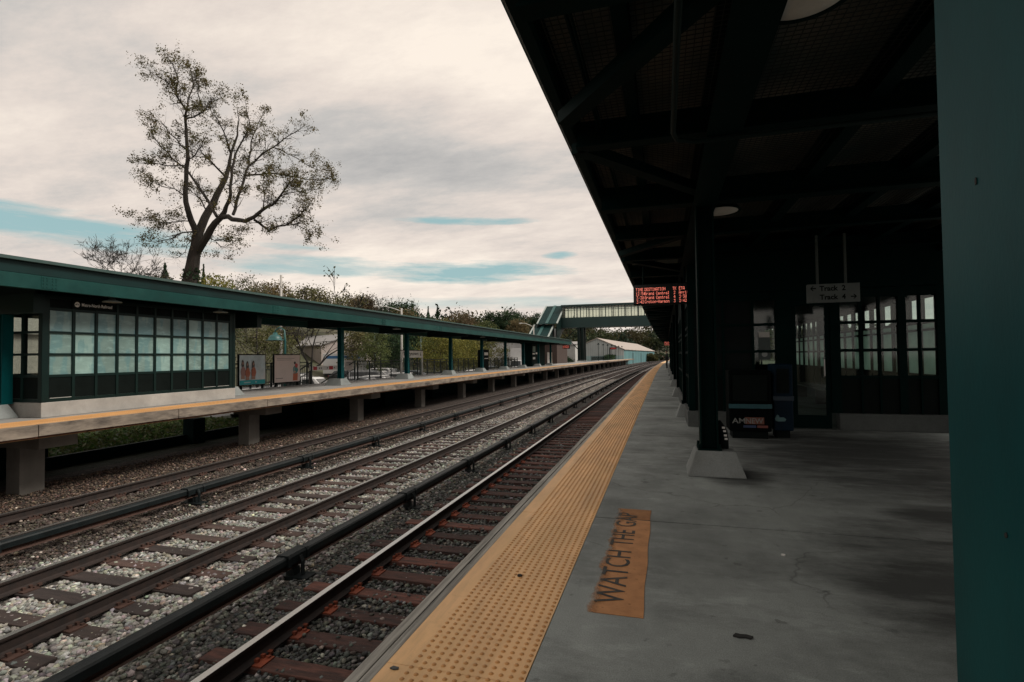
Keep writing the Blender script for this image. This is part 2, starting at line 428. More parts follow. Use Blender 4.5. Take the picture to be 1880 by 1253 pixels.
# ------------------------------------------------------------------ world, sun, camera
def build_world():
    w = bpy.data.worlds.new('World'); scene.world = w; w.use_nodes = True
    nt = w.node_tree; bg = nt.nodes['Background']; out = nt.nodes['World Output']
    sky = N(nt, 'ShaderNodeTexSky', sky_type='NISHITA'); sky.sun_disc = False
    sky.sun_elevation = math.radians(47); sky.sun_rotation = math.radians(78)
    nt.links.new(sky.outputs[0], bg.inputs['Color']); bg.inputs['Strength'].default_value = 0.10
    tc = N(nt, 'ShaderNodeTexCoord'); sp = N(nt, 'ShaderNodeSeparateXYZ'); nt.links.new(tc.outputs['Generated'], sp.inputs[0])
    zc = mth(nt, 'ADD', mth(nt, 'MAXIMUM', sp.outputs[2], 0.0), 0.16)
    px = mth(nt, 'DIVIDE', sp.outputs[0], zc); py = mth(nt, 'DIVIDE', sp.outputs[1], zc)
    cb = N(nt, 'ShaderNodeCombineXYZ'); nt.links.new(px, cb.inputs[0]); nt.links.new(py, cb.inputs[1])
    # clouds drift in long banks seen side-on: rotate so the banks lie across the view
    mp = N(nt, 'ShaderNodeMapping'); mp.inputs['Rotation'].default_value = (0,0,math.radians(-32)); mp.inputs['Scale'].default_value = (0.6,1.15,1); mp.inputs['Location'].default_value = (3.1,1.7,0)
    nt.links.new(cb.outputs[0], mp.inputs['Vector'])
    n1 = noise(nt, mp.outputs[0], 0.85, 3, 0.5); n2 = noise(nt, mp.outputs[0], 3.0, 9, 0.68)
    az = mth(nt, 'ARCTAN2', sp.outputs[0], sp.outputs[1])
    el = sp.outputs[2]
    # broad bright bank high up ahead, greyer to the left
    def blob(a0, e0, sa, se):
        da = mth(nt, 'DIVIDE', mth(nt, 'SUBTRACT', az, a0), sa); de = mth(nt, 'DIVIDE', mth(nt, 'SUBTRACT', el, e0), se)
        return mth(nt, 'ADD', mth(nt, 'MULTIPLY', da, da), mth(nt, 'MULTIPLY', de, de))
    def soft(a0, e0, sa, se): return mth(nt, 'POWER', 2.718, mth(nt, 'MULTIPLY', blob(a0, e0, sa, se), -1.0))
    base = mth(nt, 'ADD', mth(nt, 'MULTIPLY', n1, 0.45), mth(nt, 'MULTIPLY', n2, 0.55))
    base = mth(nt, 'ADD', base, mth(nt, 'MULTIPLY', soft(-0.25, 0.50, 0.5, 0.11), 0.17))
    base = mth(nt, 'SUBTRACT', base, mth(nt, 'MULTIPLY', soft(-0.40, 0.345, 0.36, 0.065), 0.20))
    base = mth(nt, 'SUBTRACT', base, mth(nt, 'MULTIPLY', soft(-1.15, 0.55, 0.30, 0.10), 0.06))
    base = mth(nt, 'ADD', base, mth(nt, 'MULTIPLY', soft(-0.5, 0.12, 1.2, 0.10), 0.09))
    base = mth(nt, 'ADD', base, mth(nt, 'MULTIPLY', soft(-1.05, 0.30, 0.3, 0.06), 0.10))
    cloud = ramp(nt, base, [(0.26, (0.37,0.37,0.37)), (0.40, (0.51,0.49,0.47)), (0.52, (0.69,0.615,0.56)), (0.68, (0.88,0.785,0.69))])
    cbg = N(nt, 'ShaderNodeBackground'); cbg.inputs['Strength'].default_value = 0.89
    nt.links.new(cloud, cbg.inputs['Color'])
    # gaps of thin blue low over the left
    g = None
    st = N(nt, 'ShaderNodeCombineXYZ'); nt.links.new(mth(nt, 'MULTIPLY', az, 5.0), st.inputs[0]); nt.links.new(mth(nt, 'MULTIPLY', el, 38.0), st.inputs[1])
    wob = mth(nt, 'MULTIPLY', mth(nt, 'SUBTRACT', noise(nt, st.outputs[0], 1.0, 6, 0.65), 0.5), 4.2)
    for a0, e0, sa, se, k in ((-1.06,0.190,0.24,0.024,1.0), (-0.90,0.176,0.14,0.014,0.8), (-0.36,0.250,0.13,0.0075,1.0), (-0.37,0.158,0.20,0.020,1.0), (-0.185,0.186,0.034,0.0065,0.95), (-0.62,0.162,0.16,0.018,0.75), (-0.66,0.192,0.07,0.006,0.7), (-0.30,0.10,0.25,0.012,0.5), (0.9,0.3,0.3,0.05,0.8), (2.4,0.4,0.5,0.06,0.8)):
        f = mth(nt, 'SUBTRACT', 1.25, mth(nt, 'ADD', blob(a0, e0, sa, se), wob))
        f = mth(nt, 'MULTIPLY', mth(nt, 'MULTIPLY', f, 0.9, True), k)
        g = f if g is None else mth(nt, 'MAXIMUM', g, f)
    # the blue seen through the gaps is the clear sky behind thin veil
    veil = N(nt, 'ShaderNodeBackground'); veil.inputs['Color'].default_value = (0.30,0.46,0.46,1); veil.inputs['Strength'].default_value = 0.92
    addv = N(nt, 'ShaderNodeMixShader'); addv.inputs[0].default_value = 0.88
    nt.links.new(bg.outputs[0], addv.inputs[1]); nt.links.new(veil.outputs[0], addv.inputs[2])
    mx = N(nt, 'ShaderNodeMixShader'); nt.links.new(g, mx.inputs[0]); nt.links.new(cbg.outputs[0], mx.inputs[1]); nt.links.new(addv.outputs[0], mx.inputs[2])
    nt.links.new(mx.outputs[0], out.inputs['Surface'])
build_world()
sun = bpy.data.lights.new('sun', 'SUN'); sun.energy = 2.4; sun.angle = math.radians(20); sun.color = (1.0, 0.93, 0.84)
so = bpy.data.objects.new('sun', sun); COL.objects.link(so)
_a, _e = math.radians(78), math.radians(47)
_d = Vector((math.sin(_a)*math.cos(_e), math.cos(_a)*math.cos(_e), math.sin(_e)))
so.rotation_euler = (-_d).to_track_quat('-Z', 'Y').to_euler(); so.location = (0, 0, 60)
cam = bpy.data.cameras.new('camera'); co = bpy.data.objects.new('camera', cam); COL.objects.link(co)
_R, _U, _F = Vector((0.960993,0.27634,-0.011295)), Vector((0.018726,-0.024266,0.99953)), Vector((-0.275936,0.960753,0.028495))
M = Matrix.Identity(4)
for i in range(3): M[i][0] = _R[i]; M[i][1] = _U[i]; M[i][2] = -_F[i]
M.translation = (0, 0, 1.4); co.matrix_world = M
cam.sensor_width = 36.0; cam.lens = 36.0*970/1880; cam.clip_end = 5000; cam.clip_start = 0.05
scene.camera = co
scene.view_settings.view_transform = 'Standard'; scene.view_settings.look = 'None'; scene.view_settings.exposure = 0.33; scene.view_settings.gamma = 1.0

YS = [-6 + 3*i for i in range(12)] + [30 + 5*i for i in range(47)]
YS_P = [-6 + 3*i for i in range(12)] + [30 + 5*i for i in range(27)]       # platform to y = 160

# ------------------------------------------------------------------ ground, car park, hills
def heightfield(name, xs, ys, fn, m, kind='structure', hole=None):
    V = [(x, y, fn(x, y)) for y in ys for x in xs]; nx = len(xs)
    F = [(j*nx+i, j*nx+i+1, (j+1)*nx+i+1, (j+1)*nx+i) for j in range(len(ys)-1) for i in range(len(xs)-1)]
    o = raw_mesh(name, np.array(V), np.array(F), m); o['kind'] = kind
    return o
def hill_z(x, y):
    b = bend(y)
    z = -1.62
    t = max(0.0, (-x - 44 - 0.0) / 26.0)
    z += 10.5*min(1.0, t)**1.3 + (4.0*max(0.0, min(3.0, (-x-70)/60.0)))
    # wooded hill ahead, beyond the bridge
    d = math.exp(-((x-20)/170.0)**2) * max(0.0, min(1.0, (y-300)/170.0))
    z += 15.0*d
    return z
GRASS = mat('grass_ground', (0.010,0.020,0.005), 0.9, 0.6, 9, (0.022,0.022,0.008), 1.2, 0.8, 0.9, 26, bdist=0.06)
EARTH = mat('brown_grass_ground', (0.055,0.058,0.030), 0.95, 0.4, 0.6, (0.08,0.06,0.04), 0.08, 0.6)
ASPH = mat('asphalt', (0.055,0.056,0.057), 0.85, 0.25, 1.0, (0.09,0.088,0.085), 0.2, 0.5, 0.3, 40)
xs = [-900,-600,-400,-300,-220,-170,-140,-120,-105] + list(range(-95,100,5)) + [120,160,220,300,420,600,900]
ys = [-300,-150,-80,-40] + list(range(-20,300,10)) + [320,340,360,380,400,420,440,460,480,520,600,800,1400]
g = heightfield('ground', xs, ys, hill_z, EARTH)
heightfield('track_bed', [-14.6,-12.5,-10,-8,-6,-4,-2,-0.4], YS, lambda x,y: -1.448 + 0.034*max(0.0,min(1.0,(y-16)/12.0)), BED)
tb = bpy.data.objects['track_bed']
for v in tb.data.vertices: v.co.x += bend(v.co.y)
mb = MB(); mb.add([(-44,-30,-1.54),(-21.5,-30,-1.54),(-21.5,130,-1.54),(-44,130,-1.54)], [(0,1,2,3)])
tag(mb.build('car_park', ASPH), kind='structure')
mb = MB(); mb.sweep([(-21.4,-1.46),(-16.6,-1.50),(-14.7,-1.47),(-14.7,-1.60),(-21.4,-1.60)], YS); mb.box(-30,-21.42,-25,21.2,-1.6,-1.45)
tag(mb.build('verge', GRASS), kind='structure')
mb = MB(); mb.box(-44,-21.6,131,134,-1.62,-1.4); 
# far-side track bed right of the island platform
mb = MB(); mb.add([(8.65,-6,-1.45),(16,-6,-1.45),(16,150,-1.45),(8.65,150,-1.45)], [(0,1,2,3)])
tag(mb.build('far_track_bed', ASPH), kind='structure')

# ------------------------------------------------------------------ island platform (ours)
plat = thing('island_platform', 'grey concrete island platform with yellow tactile edge, right of the tracks', 'platform', (2.5, 20, -1.45))
mb = MB(); y = -0.208; slabs = []
joints = [-5.04, -0.208, 4.622, 9.45]
while joints[-1] < 158: joints.append(joints[-1] + 4.83)
for a, b in zip(joints[:-1], joints[1:]):
    h = (a + b)/2
    for c, d, g1 in ((a, h, 0.011), (h, b, 0.004)):
        mb.box(-0.598, 8.6, c + g1 + (0.006 if g1 > .01 else 0.003), d - 0.002, -0.18, 0.0)
deck = mb.follow().build('deck', CONC, plat)  # right side carried out of view under the widened canopy
mb = MB(); mb.sweep([(-0.6,-0.19),(8.5,-0.19),(8.5,-0.45),(-0.6,-0.45)], YS_P)
mb.build('slab_filler', GROOVE, plat)
mb = MB()
for a, b in zip(joints[:-1], joints[1:]):
    h = (a+b)/2
    mb.box(-1.247, -0.602, a+0.006, h-0.001, -0.2, 0.002); mb.box(-1.247, -0.602, h+0.002, b-0.001, -0.2, 0.002)
strip = mb.follow().build('tactile_strip', YEL, plat)
# truncated domes
def domes(name, x0, n, dx, y0, y1, r, h, zt, seg, m, parent):
    th = np.arange(seg)*2*PI/seg
    V = []; F = []
    unit = np.concatenate([np.stack([np.cos(th), np.sin(th), 0*th], 1), np.stack([0.62*np.cos(th), 0.62*np.sin(th), 0*th+0.85], 1), [[0,0,1.0]]])
    k = len(unit)
    fs = []
    for i in range(seg):
        j = (i+1) % seg
        fs += [(i, j, seg+j), (i, seg+j, seg+i), (seg+i, seg+j, 2*seg)]
    fs = np.array(fs)
    ys_ = np.arange(y0, y1, dx); xs_ = x0 + dx*np.arange(n)
    X, Y = np.meshgrid(xs_, ys_); X = X.ravel(); Y = Y.ravel()
    B = np.array([bend(t) for t in Y]); P = np.stack([X+B, Y, 0*X+zt], 1)
    sc = np.array([r, r, h])
    V = (P[:,None,:] + unit[None]*sc).reshape(-1,3)
    F = (np.arange(len(P))[:,None,None]*k + fs[None]).reshape(-1,3)
    return raw_mesh(name, V, F, m, parent=parent)
dm = domes('tactile_domes', -1.122, 12, 0.0455, 1.2, 62, 0.0125, 0.0062, 0.0015, 8, DOME, strip); dm['kind'] = 'stuff'
mb = MB()
yy = -5.0
while yy < 158:
    L = 4.2
    mb.box(-1.300, -1.251, yy, yy+L-0.006, -0.26, -0.004+rnd.uniform(-.004,.003))
    mb.box(-1.372, -1.314, yy+1.7, yy+1.7+L-0.006, -0.26, -0.010+rnd.uniform(-.005,.004))
    yy += L
mb.follow().build('edge_beam', WOOD, plat, bevel=0.004)
mb = MB(); mb.sweep([(-1.24,-0.2),(-0.62,-0.2),(-0.62,-0.46),(-1.24,-0.46)], YS_P); mb.build('edge_slab', CONC_P, plat)
for i in range(26):
    yc = -3 + 6.1*i
    mb = MB(); mb.box(-0.4, 8.0, yc-0.3, yc+0.3, -1.6, -0.455)
    mb.follow().build('bearer', CONC_P, plat)
# stencilled warning
def stencil_mat():
    m, nt, b = nodes('worn_orange_paint')
    v = coords(nt); sp = N(nt, 'ShaderNodeSeparateXYZ'); nt.links.new(v, sp.inputs[0])
    base = ramp(nt, noise(nt, v, 9, 5, 0.6), [(0.3, (0.40,0.18,0.065)), (0.7, (0.56,0.265,0.10))])
    conc = ramp(nt, noise(nt, v, 3, 6), [(0.3, (0.15,0.15,0.145)), (0.7, (0.25,0.25,0.24))])
    n = noise(nt, v, 6, 6, 0.7)
    # scuffed to bare concrete along the edge people step on, and over the joint
    wear = mth(nt, 'ADD', mth(nt, 'MULTIPLY', mth(nt, 'SUBTRACT', n, 0.5), 1.5), mth(nt, 'MULTIPLY', mth(nt, 'SUBTRACT', -2.86, sp.outputs[0]), 9.0))
    wear2 = mth(nt, 'MULTIPLY', mth(nt, 'SUBTRACT', noise(nt, v, 40, 3), 0.62), 6.0)
    f = mth(nt, 'MAXIMUM', mth(nt, 'MULTIPLY', wear, 1.6, True), mth(nt, 'MULTIPLY', wear2, 0.5, True), True)
    nt.links.new(base, b.inputs['Base Color']); b.inputs['Roughness'].default_value = 0.7
    far = mth(nt, 'MULTIPLY', mth(nt, 'GREATER_THAN', sp.outputs[1], 4.626-20.0), 0.45)
    f = mth(nt, 'MAXIMUM', f, far)
    tr = N(nt, 'ShaderNodeBsdfTransparent'); mxs = N(nt, 'ShaderNodeMixShader')
    nt.links.new(f, mxs.inputs[0]); nt.links.new(b.outputs[0], mxs.inputs[1]); nt.links.new(tr.outputs[0], mxs.inputs[2])
    nt.links.new(mxs.outputs[0], nt.nodes['Material Output'].inputs['Surface'])
    add_bump(nt, b, noise(nt, v, 120, 3), 0.2, 0.004); return m
ST = stencil_mat()
mb = MB()
def wobble_edge(y): return -0.50 + 0.06*math.sin(y*7.0) + 0.04*math.sin(y*17+1)
for a, b in ((2.92, 4.616), (4.636, 4.93)):
    n = 16; pts = []
    for i in range(n+1): yy = a + (b-a)*i/n; pts.append((-0.135 + 0.004*math.sin(yy*9), yy))
    for i in range(n+1): yy = b - (b-a)*i/n; pts.append((wobble_edge(yy) if yy > 3.2 else -0.50, yy))
    mb.prism(pts, 'z', 0.0008, 0.0035)
wp = mb.build('warning_panel', ST, plat); wp['label'] = 'worn orange painted panel stencilled WATCH THE GAP'
INK = mat('faded_black_stencil', (0.035,0.037,0.034), 0.8, 0.5, 12, (0.12,0.09,0.06), 14, 0.8)
for wd, ya, yb in (('WATCH', 3.04, 3.87), ('THE', 3.98, 4.33), ('GAP', 4.42, 4.80)):
    mb = MB(); add_text(mb, wd, (-0.245, ya, 0.0), (0,1,0), (-1,0,0), yb-ya, 0.165, 0.004, 0.0055)
    mb.build('lettering', INK, wp, fix=False)

# ------------------------------------------------------------------ tracks
RAILP = [(-.036,0),(.036,0),(.036,-.022),(.030,-.038),(.009,-.050),(.009,-.135),(.03,-.148),(.07,-.158),(.07,-.168),(-.07,-.168),(-.07,-.158),(-.03,-.148),(-.009,-.135),(-.009,-.050),(-.030,-.038),(-.036,-.022)]
YT = [-3 + 1.0*i for i in range(34)] + [32 + 4*i for i in range(60)]
def track(name, label, xl, xr, tmat, ztop, pmat, pmat2):
    c = (xl+xr)/2
    t = thing(name, label, 'track', (c, 20, -1.22))
    for x in (xl, xr):
        mb = MB(); mb.sweep(RAILP, YT, x, -1.22)
        o = mb.build('rail', RAIL, t)
    r = random.Random(int(-c*100)); sl = []
    y0 = 1.0; k = 0; stuff = MB()
    while y0 < 240:
        L = 1.3 + r.uniform(-.06,.06); sh = r.uniform(-.05,.05); ang = r.uniform(-.012,.012); dz = r.uniform(-.008,.008); hw = 0.11 + r.uniform(-.01,.012)
        mb = MB() if k < 98 else stuff
        n0 = len(mb.v)
        mb.box(c-L+sh, c+L+sh, y0-hw, y0+hw, -1.56, ztop+dz)
        for i in range(n0, len(mb.v)):
            vx, vy, vz = mb.v[i]; mb.v[i] = (vx + bend(y0), vy + (vx-c)*ang, vz)
        if k < 98:
            s = mb.build('sleeper', tmat, t, bevel=0.008 if k < 30 else 0)
            if k < 26:
                for x in (xl, xr):
                    pm = MB(); zz = max(ztop+dz, -1.405)
                    pm.box(x-.17, x+.17, y0-.09, y0+.09, zz-.02, zz+.014)
                    for sx in (-1, 1):
                        pm.box(x+sx*.078-.018, x+sx*.078+.018, y0-.05, y0-.015, zz+.01, zz+.045)
                        pm.box(x+sx*.078-.018, x+sx*.078+.018, y0+.03, y0+.06, zz+.01, zz+.045)
                        pm.box(x+sx*.13-.014, x+sx*.13+.014, y0+.045, y0+.075, zz+.01, zz+.03)
                        # rail anchor clipped under the foot beside the sleeper
                        pm.box(x+sx*.06-.03, x+sx*.06+.03, y0+.125, y0+.165, -1.40, -1.372)
                    pm.build('tie_plate', pmat2 if (x == xl and pmat2) else pmat, s)
        k += 1; y0 += 0.52 + r.uniform(-.02,.02)
    so_ = stuff.build('sleepers_beyond', tmat, t); so_['kind'] = 'stuff'
    return t
track('railway_track', 'nearest railway track, polished rail beside the yellow platform edge, rust red sleepers', -3.72, -2.21, TIE_R, -1.395, PLATE, PLATE_R)
track('railway_track', 'middle railway track with dark sleepers in clean pale ballast', -7.63, -6.10, TIE, -1.400, PLATE, None)
track('railway_track', 'farthest railway track, half buried in brown ballast beside the far platform', -11.0, -9.49, TIE_P, -1.432, PLATE, None)

ZT = -1.12
def third_rail(name, label, x, y0, dy):
    t = thing(name, label, 'third rail', (x, 20, -1.4))
    mb = MB()
    # hooded cover: rounded top, open below
    P = [(-.075,-.095),(-.078,-.02),(-.062,0),(-.02,.007),(.0,.0),(.02,.007),(.062,0),(.078,-.02),(.075,-.095),(.062,-.095),(.062,-.022),(-.062,-.022),(-.062,-.095)]
    mb.sweep(P, YT, x, ZT); mb.build('cover', COVER, t)
    mb = MB(); mb.sweep([(-.045,-.06),(.045,-.06),(.045,-.09),(.015,-.1),(.015,-.16),(.05,-.18),(-.05,-.18),(-.015,-.16),(-.015,-.1),(-.045,-.09)], YT, x, ZT)
    mb.build('conductor_rail', PLATE, t)
    k = 0; y = y0 - dy
    while y < 190 and k < 60:
        mb = MB()
        b = bend(y)
        P2 = [(-.094,-.11),(-.094,-.015),(-.072,.018),(.072,.018),(.094,-.015),(.094,-.11)]
        base = len(mb.v)
        mb.prism([(x+b+p, ZT+q) for p, q in P2], 'y', y-.17, y+.17)
        mb.prism([(x+b+p*1.12, ZT+q*1.12) for p, q in P2], 'y', y-.20, y-.15)
        mb.prism([(x+b+p*1.12, ZT+q*1.12) for p, q in P2], 'y', y+.15, y+.20)
        mb.tube([(x+b+.12, y, ZT-.03), (x+b+.15, y, ZT-.1), (x+b+.15, y, -1.42)], .025, 6)
        mb.box(x+b-.06, x+b+.06, y-.06, y+.06, -1.42, ZT-.19)
        mb.box(x+b-.2, x+b+.28, y-.1, y+.1, -1.50, -1.40)
        mb.build('bracket', COVER, t, smooth=False)
        k += 1; y += dy
    return t
third_rail('third_rail', 'black covered third rail between the nearest and middle tracks', -4.70, 5.9, 3.2)
third_rail('third_rail', 'black covered third rail between the middle and farthest tracks', -8.98, 4.95, 3.4)

# ------------------------------------------------------------------ loose ballast stones
def icosa():
    p = (1+5**.5)/2
    v = np.array([(-1,p,0),(1,p,0),(-1,-p,0),(1,-p,0),(0,-1,p),(0,1,p),(0,-1,-p),(0,1,-p),(p,0,-1),(p,0,1),(-p,0,-1),(-p,0,1)], float)
    f = np.array([(0,11,5),(0,5,1),(0,1,7),(0,7,10),(0,10,11),(1,5,9),(5,11,4),(11,10,2),(10,7,6),(7,1,8),(3,9,4),(3,4,2),(3,2,6),(3,6,8),(3,8,9),(4,9,5),(2,4,11),(6,2,10),(8,6,7),(9,8,1)])
    return v/np.linalg.norm(v[0]), f
def stones(name, regions, label):
    """regions: (x0,x1,y0,y1,count,ztop,smin,smax,colour,spread,lightness jitter)"""
    iv, jf = icosa(); VV = []; CC = []; n = 0
    for x0,x1,y0,y1,cnt,zt,s0,s1,col,jit in regions:
        X = nrng.uniform(x0,x1,cnt); u = nrng.uniform(0,1,cnt)
        Y = y0*(y1/y0)**(u**0.85)
        S = nrng.uniform(s0,s1,cnt)*(1+np.maximum(0,Y-7)*0.035)
        Z = zt + nrng.normal(0,0.010,cnt)
        V = np.repeat(iv[None], cnt, 0) * nrng.uniform(0.72,1.2,(cnt,12,1))
        V = V * (S[:,None,None]*np.stack([nrng.uniform(.8,1.35,cnt), nrng.uniform(.7,1.1,cnt), nrng.uniform(.5,.8,cnt)],1)[:,None,:])
        a = nrng.uniform(0,2*PI,cnt); t = nrng.normal(0,.35,cnt)
        ca,sa,ct,st_ = np.cos(a),np.sin(a),np.cos(t),np.sin(t)
        x,y,z = V[...,0].copy(),V[...,1].copy(),V[...,2].copy()
        y,z = y*ct[:,None]-z*st_[:,None], y*st_[:,None]+z*ct[:,None]
        x,y = x*ca[:,None]-y*sa[:,None], x*sa[:,None]+y*ca[:,None]
        V = np.stack([x+X[:,None], y+Y[:,None], z+Z[:,None]], -1)
        c = np.array(col)[None]*np.exp(nrng.normal(0,jit,(cnt,1)))
        c = c*(1+nrng.normal(0,.06,(cnt,3)))
        w = nrng.uniform(0,1,cnt) < .04
        c[w] = c[w]*1.7
        c[nrng.uniform(0,1,cnt) < .06] *= np.array([1.1,.93,.85])
        VV.append(V.reshape(-1,3)); CC.append(np.repeat(np.clip(c,0.005,.75),12,0)); n += cnt
    V = np.concatenate(VV); C = np.concatenate(CC)
    V[:,0] += np.where(V[:,1] > 30, (V[:,1]-30)**2/5000, 0)
    F = (np.arange(n)[:,None,None]*12 + jf[None]).reshape(-1,3)
    o = raw_mesh(name, V, F, STONE, C); o['kind'] = 'stuff'; o['label'] = label; o['category'] = 'ballast'
    return o
pale, mid, dark, brown = (0.238,0.235,0.213), (0.12,0.116,0.107), (0.080,0.084,0.078), (0.064,0.052,0.043)
B0 = -1.437
stones('pale_ballast', [(-7.5,-6.2,2.2,26,13000,B0-.004,.023,.042,pale,.34), (-6.02,-4.68,1.6,26,14500,B0,.023,.043,pale,.34), (-8.45,-7.72,3,24,5200,B0,.020,.036,pale,.35), (-8.6,-7.72,3,24,3000,B0,.018,.034,mid,.5), (-7.5,-6.2,21,62,6500,-1.425,.018,.030,(0.19,0.175,0.155),.4), (-6.0,-4.95,21,62,6500,-1.420,.018,.030,(0.19,0.175,0.155),.4), (-8.6,-7.75,21,62,4000,-1.42,.018,.030,(0.12,0.11,0.10),.4)], 'clean pale crushed stone around the middle track')
stones('dark_ballast', [(-4.62,-3.80,1.2,22,11000,B0,.018,.036,dark,.42), (-3.64,-1.5,1.0,22,19000,B0+.004,.017,.036,dark,.42), (-3.6,-1.8,1.0,14,1500,B0+.032,.013,.026,dark,.4), (-4.62,-1.8,1.0,22,900,B0+.014,.018,.034,(0.26,0.24,0.21),.35), (-4.6,-3.8,1.2,22,1800,B0,.018,.034,mid,.4)], 'dirty dark crushed stone along the nearest track')
stones('brown_ballast', [(-10.9,-9.57,3.5,26,11500,B0+.012,.016,.032,brown,.40), (-9.41,-8.4,3.5,26,6500,B0,.016,.032,brown,.45), (-14.0,-11.08,5,26,13000,B0+.006,.014,.030,(0.095,0.068,0.052),.42), (-12.4,-8.5,4,26,500,B0+.02,.018,.034,(0.30,0.26,0.22),.3)], 'brown weathered stone around the farthest track')
print('tracks done')

# ------------------------------------------------------------------ far platform (left)
ZL = 0.17
fp = thing('side_platform', 'far side platform on concrete piers with weathered timber edge, left of the tracks', 'platform', (-14, 20, -1.45))
mb = MB(); mb.sweep([(-12.72,ZL),(-12.72,-.13),(-16.25,-.13),(-16.25,ZL)], YS_P); mb.build('deck', concrete('far_platform_concrete', (0.30,0.29,0.275), (0.2,0.195,0.18), streak=(1,.3,1)), fp)
mb = MB()
yy = -6.0
while yy < 158:
    mb.box(-12.72, -11.86, yy+.004, min(yy+2.4,159)-.004, -.12, ZL+.003); yy += 2.4
ls = mb.follow().build('tactile_strip', YEL_L, fp)
dm = domes('tactile_domes', -12.66, 16, 0.0475, 6.0, 40, 0.0125, 0.006, ZL+.0025, 6, DOME, ls); dm['kind'] = 'stuff'
mb = MB(); yy = -5.5; r = random.Random(4)
while yy < 158:
    L = r.choice((2.4,3.1,3.1,3.7)); mb.box(-11.855, -11.75, yy, yy+L-.015, -.065+r.uniform(-.004,.004), ZL-.008+r.uniform(-.008,.004)); yy += L
mb.follow().build('edge_timber', WOOD_L, fp, bevel=.006)
mb = MB(); mb.sweep([(-11.80,-.07),(-11.80,-.10),(-12.3,-.10),(-12.3,-.07)], YS_P); mb.build('edge_flashing', RUSTY, fp)
for i in range(24):
    yc = 1.75 + 6.45*i
    if yc > 156: break
    mb = MB(); mb.box(-13.7, -12.42, yc-.38, yc+.38, -.42, -.135)
    c_ = mb.follow().build('pier_cap', CONC_P, fp, bevel=.01)
    mb = MB(); mb.box(-13.62, -13.2, yc-.24, yc+.24, -1.7, -.425)
    mb.follow().build('pier', CONC_P, fp, bevel=.01)
for x in (-15.6,):  # dark strip added to deepen the shade beneath the deck
    mb = MB(); mb.sweep([(x,-.15),(x-.25,-.15),(x-.25,-.40),(x,-.40)], YS_P); mb.build('shade_girder', GREEN_D, fp)
for i in range(24):
    yc = 1.75 + 6.45*i
    if yc > 156: break
    mb = MB(); mb.box(-15.95, -15.5, yc-.24, yc+.24, -1.7, -.63); mb.follow().build('rear_pier', GREEN_D, fp)
mb = MB(); mb.sweep([(-15.95,-1.5),(-15.8,-1.5),(-15.8,-1.17),(-15.95,-1.17)], YS_P)
for ya, yb_ in ((-6, 10.3), (17.6, 158)):  # taller dark screens added to darken the view under the deck
    mb.sweep([(-16.18,-1.5),(-16.0,-1.5),(-16.0,-.30),(-16.18,-.30)], [ya+(yb_-ya)*i/24 for i in range(25)])
tag(mb.build('kerb_and_shade_screen', GREEN_D), 'low dark kerb wall and taller added shade screens behind the piers of the far platform', 'kerb wall')

# ------------------------------------------------------------------ canopies
COLY = [8.085 + 6.45*i for i in range(-1, 10)]
YC = [-5,0,5,10,15,20,25,30,35,40,45,50,55,60,65,70.8]
lc = thing('platform_canopy', 'long green flat canopy on steel columns over the far platform', 'canopy', (-14.15, 30, ZL))
mb = MB(); mb.sweep([(-12.22,3.48),(-12.22,3.415),(-14.3,3.36),(-16.72,3.415),(-16.72,3.48),(-14.3,3.43)], YC); mb.build('roof', ROOF, lc)
for xa, xb in ((-12.31,-12.44), (-16.6,-16.5)):
    mb = MB(); mb.sweep([(xa,3.41),(xb,3.41),(xb,3.175),(xa,3.175)], YC); mb.build('fascia', mat('fascia_upper', (0.0012,0.019,0.018), 0.5, .25, 1.2, spec=0.25), lc)
    mb = MB(); s_ = 1 if xa > xb else -1
    mb.sweep([(xa+.02*s_,3.165),(xb,3.165),(xb,2.88),(xa+.02*s_,2.88)], YC)
    eb = mb.build('edge_beam', GREEN, lc)
    if xa > -13:
        for yy in (7.9, 14.6, 21.6, 28.0, 40.5, 53.4):
            pm = MB(); pm.box(-12.292, -12.284, yy-.16, yy+.16, 2.90, 3.15)
            for a in (-.12,-.05,.05,.12):
                for z in (2.93,3.0,3.07,3.12): pm.box(-12.285, -12.276, yy+a-.012, yy+a+.012, z-.012, z+.012)
            pm.follow().build('splice_plate', GREEN, eb)
mb = MB(); mb.sweep([(-12.45,3.33),(-16.48,3.33),(-16.48,3.36),(-12.45,3.36)], YC); mb.build('soffit', GREEN_D, lc)
for x in (-13.2,-15.2):
    mb = MB(); mb.sweep([(x-.08,3.32),(x+.08,3.32),(x+.08,3.1),(x-.08,3.1)], YC); mb.build('stringer', GREEN_D, lc)
def h_column(mb, x, y, z0, z1, w=.21, d=.21, t=.018, along='y'):
    # wide-flange section: flanges face the tracks
    mb.box(x-w/2, x-w/2+t, y-d/2, y+d/2, z0, z1); mb.box(x+w/2-t, x+w/2, y-d/2, y+d/2, z0, z1)
    mb.box(x-w/2+t, x+w/2-t, y-.01, y+.01, z0, z1)
def pedestal(mb, x, y, z, wx, wy, h, ix, iy):
    mb.frustum((x-wx,x+wx,y-wy,y+wy), (x-ix,x+ix,y-iy,y+iy), z, z+h)
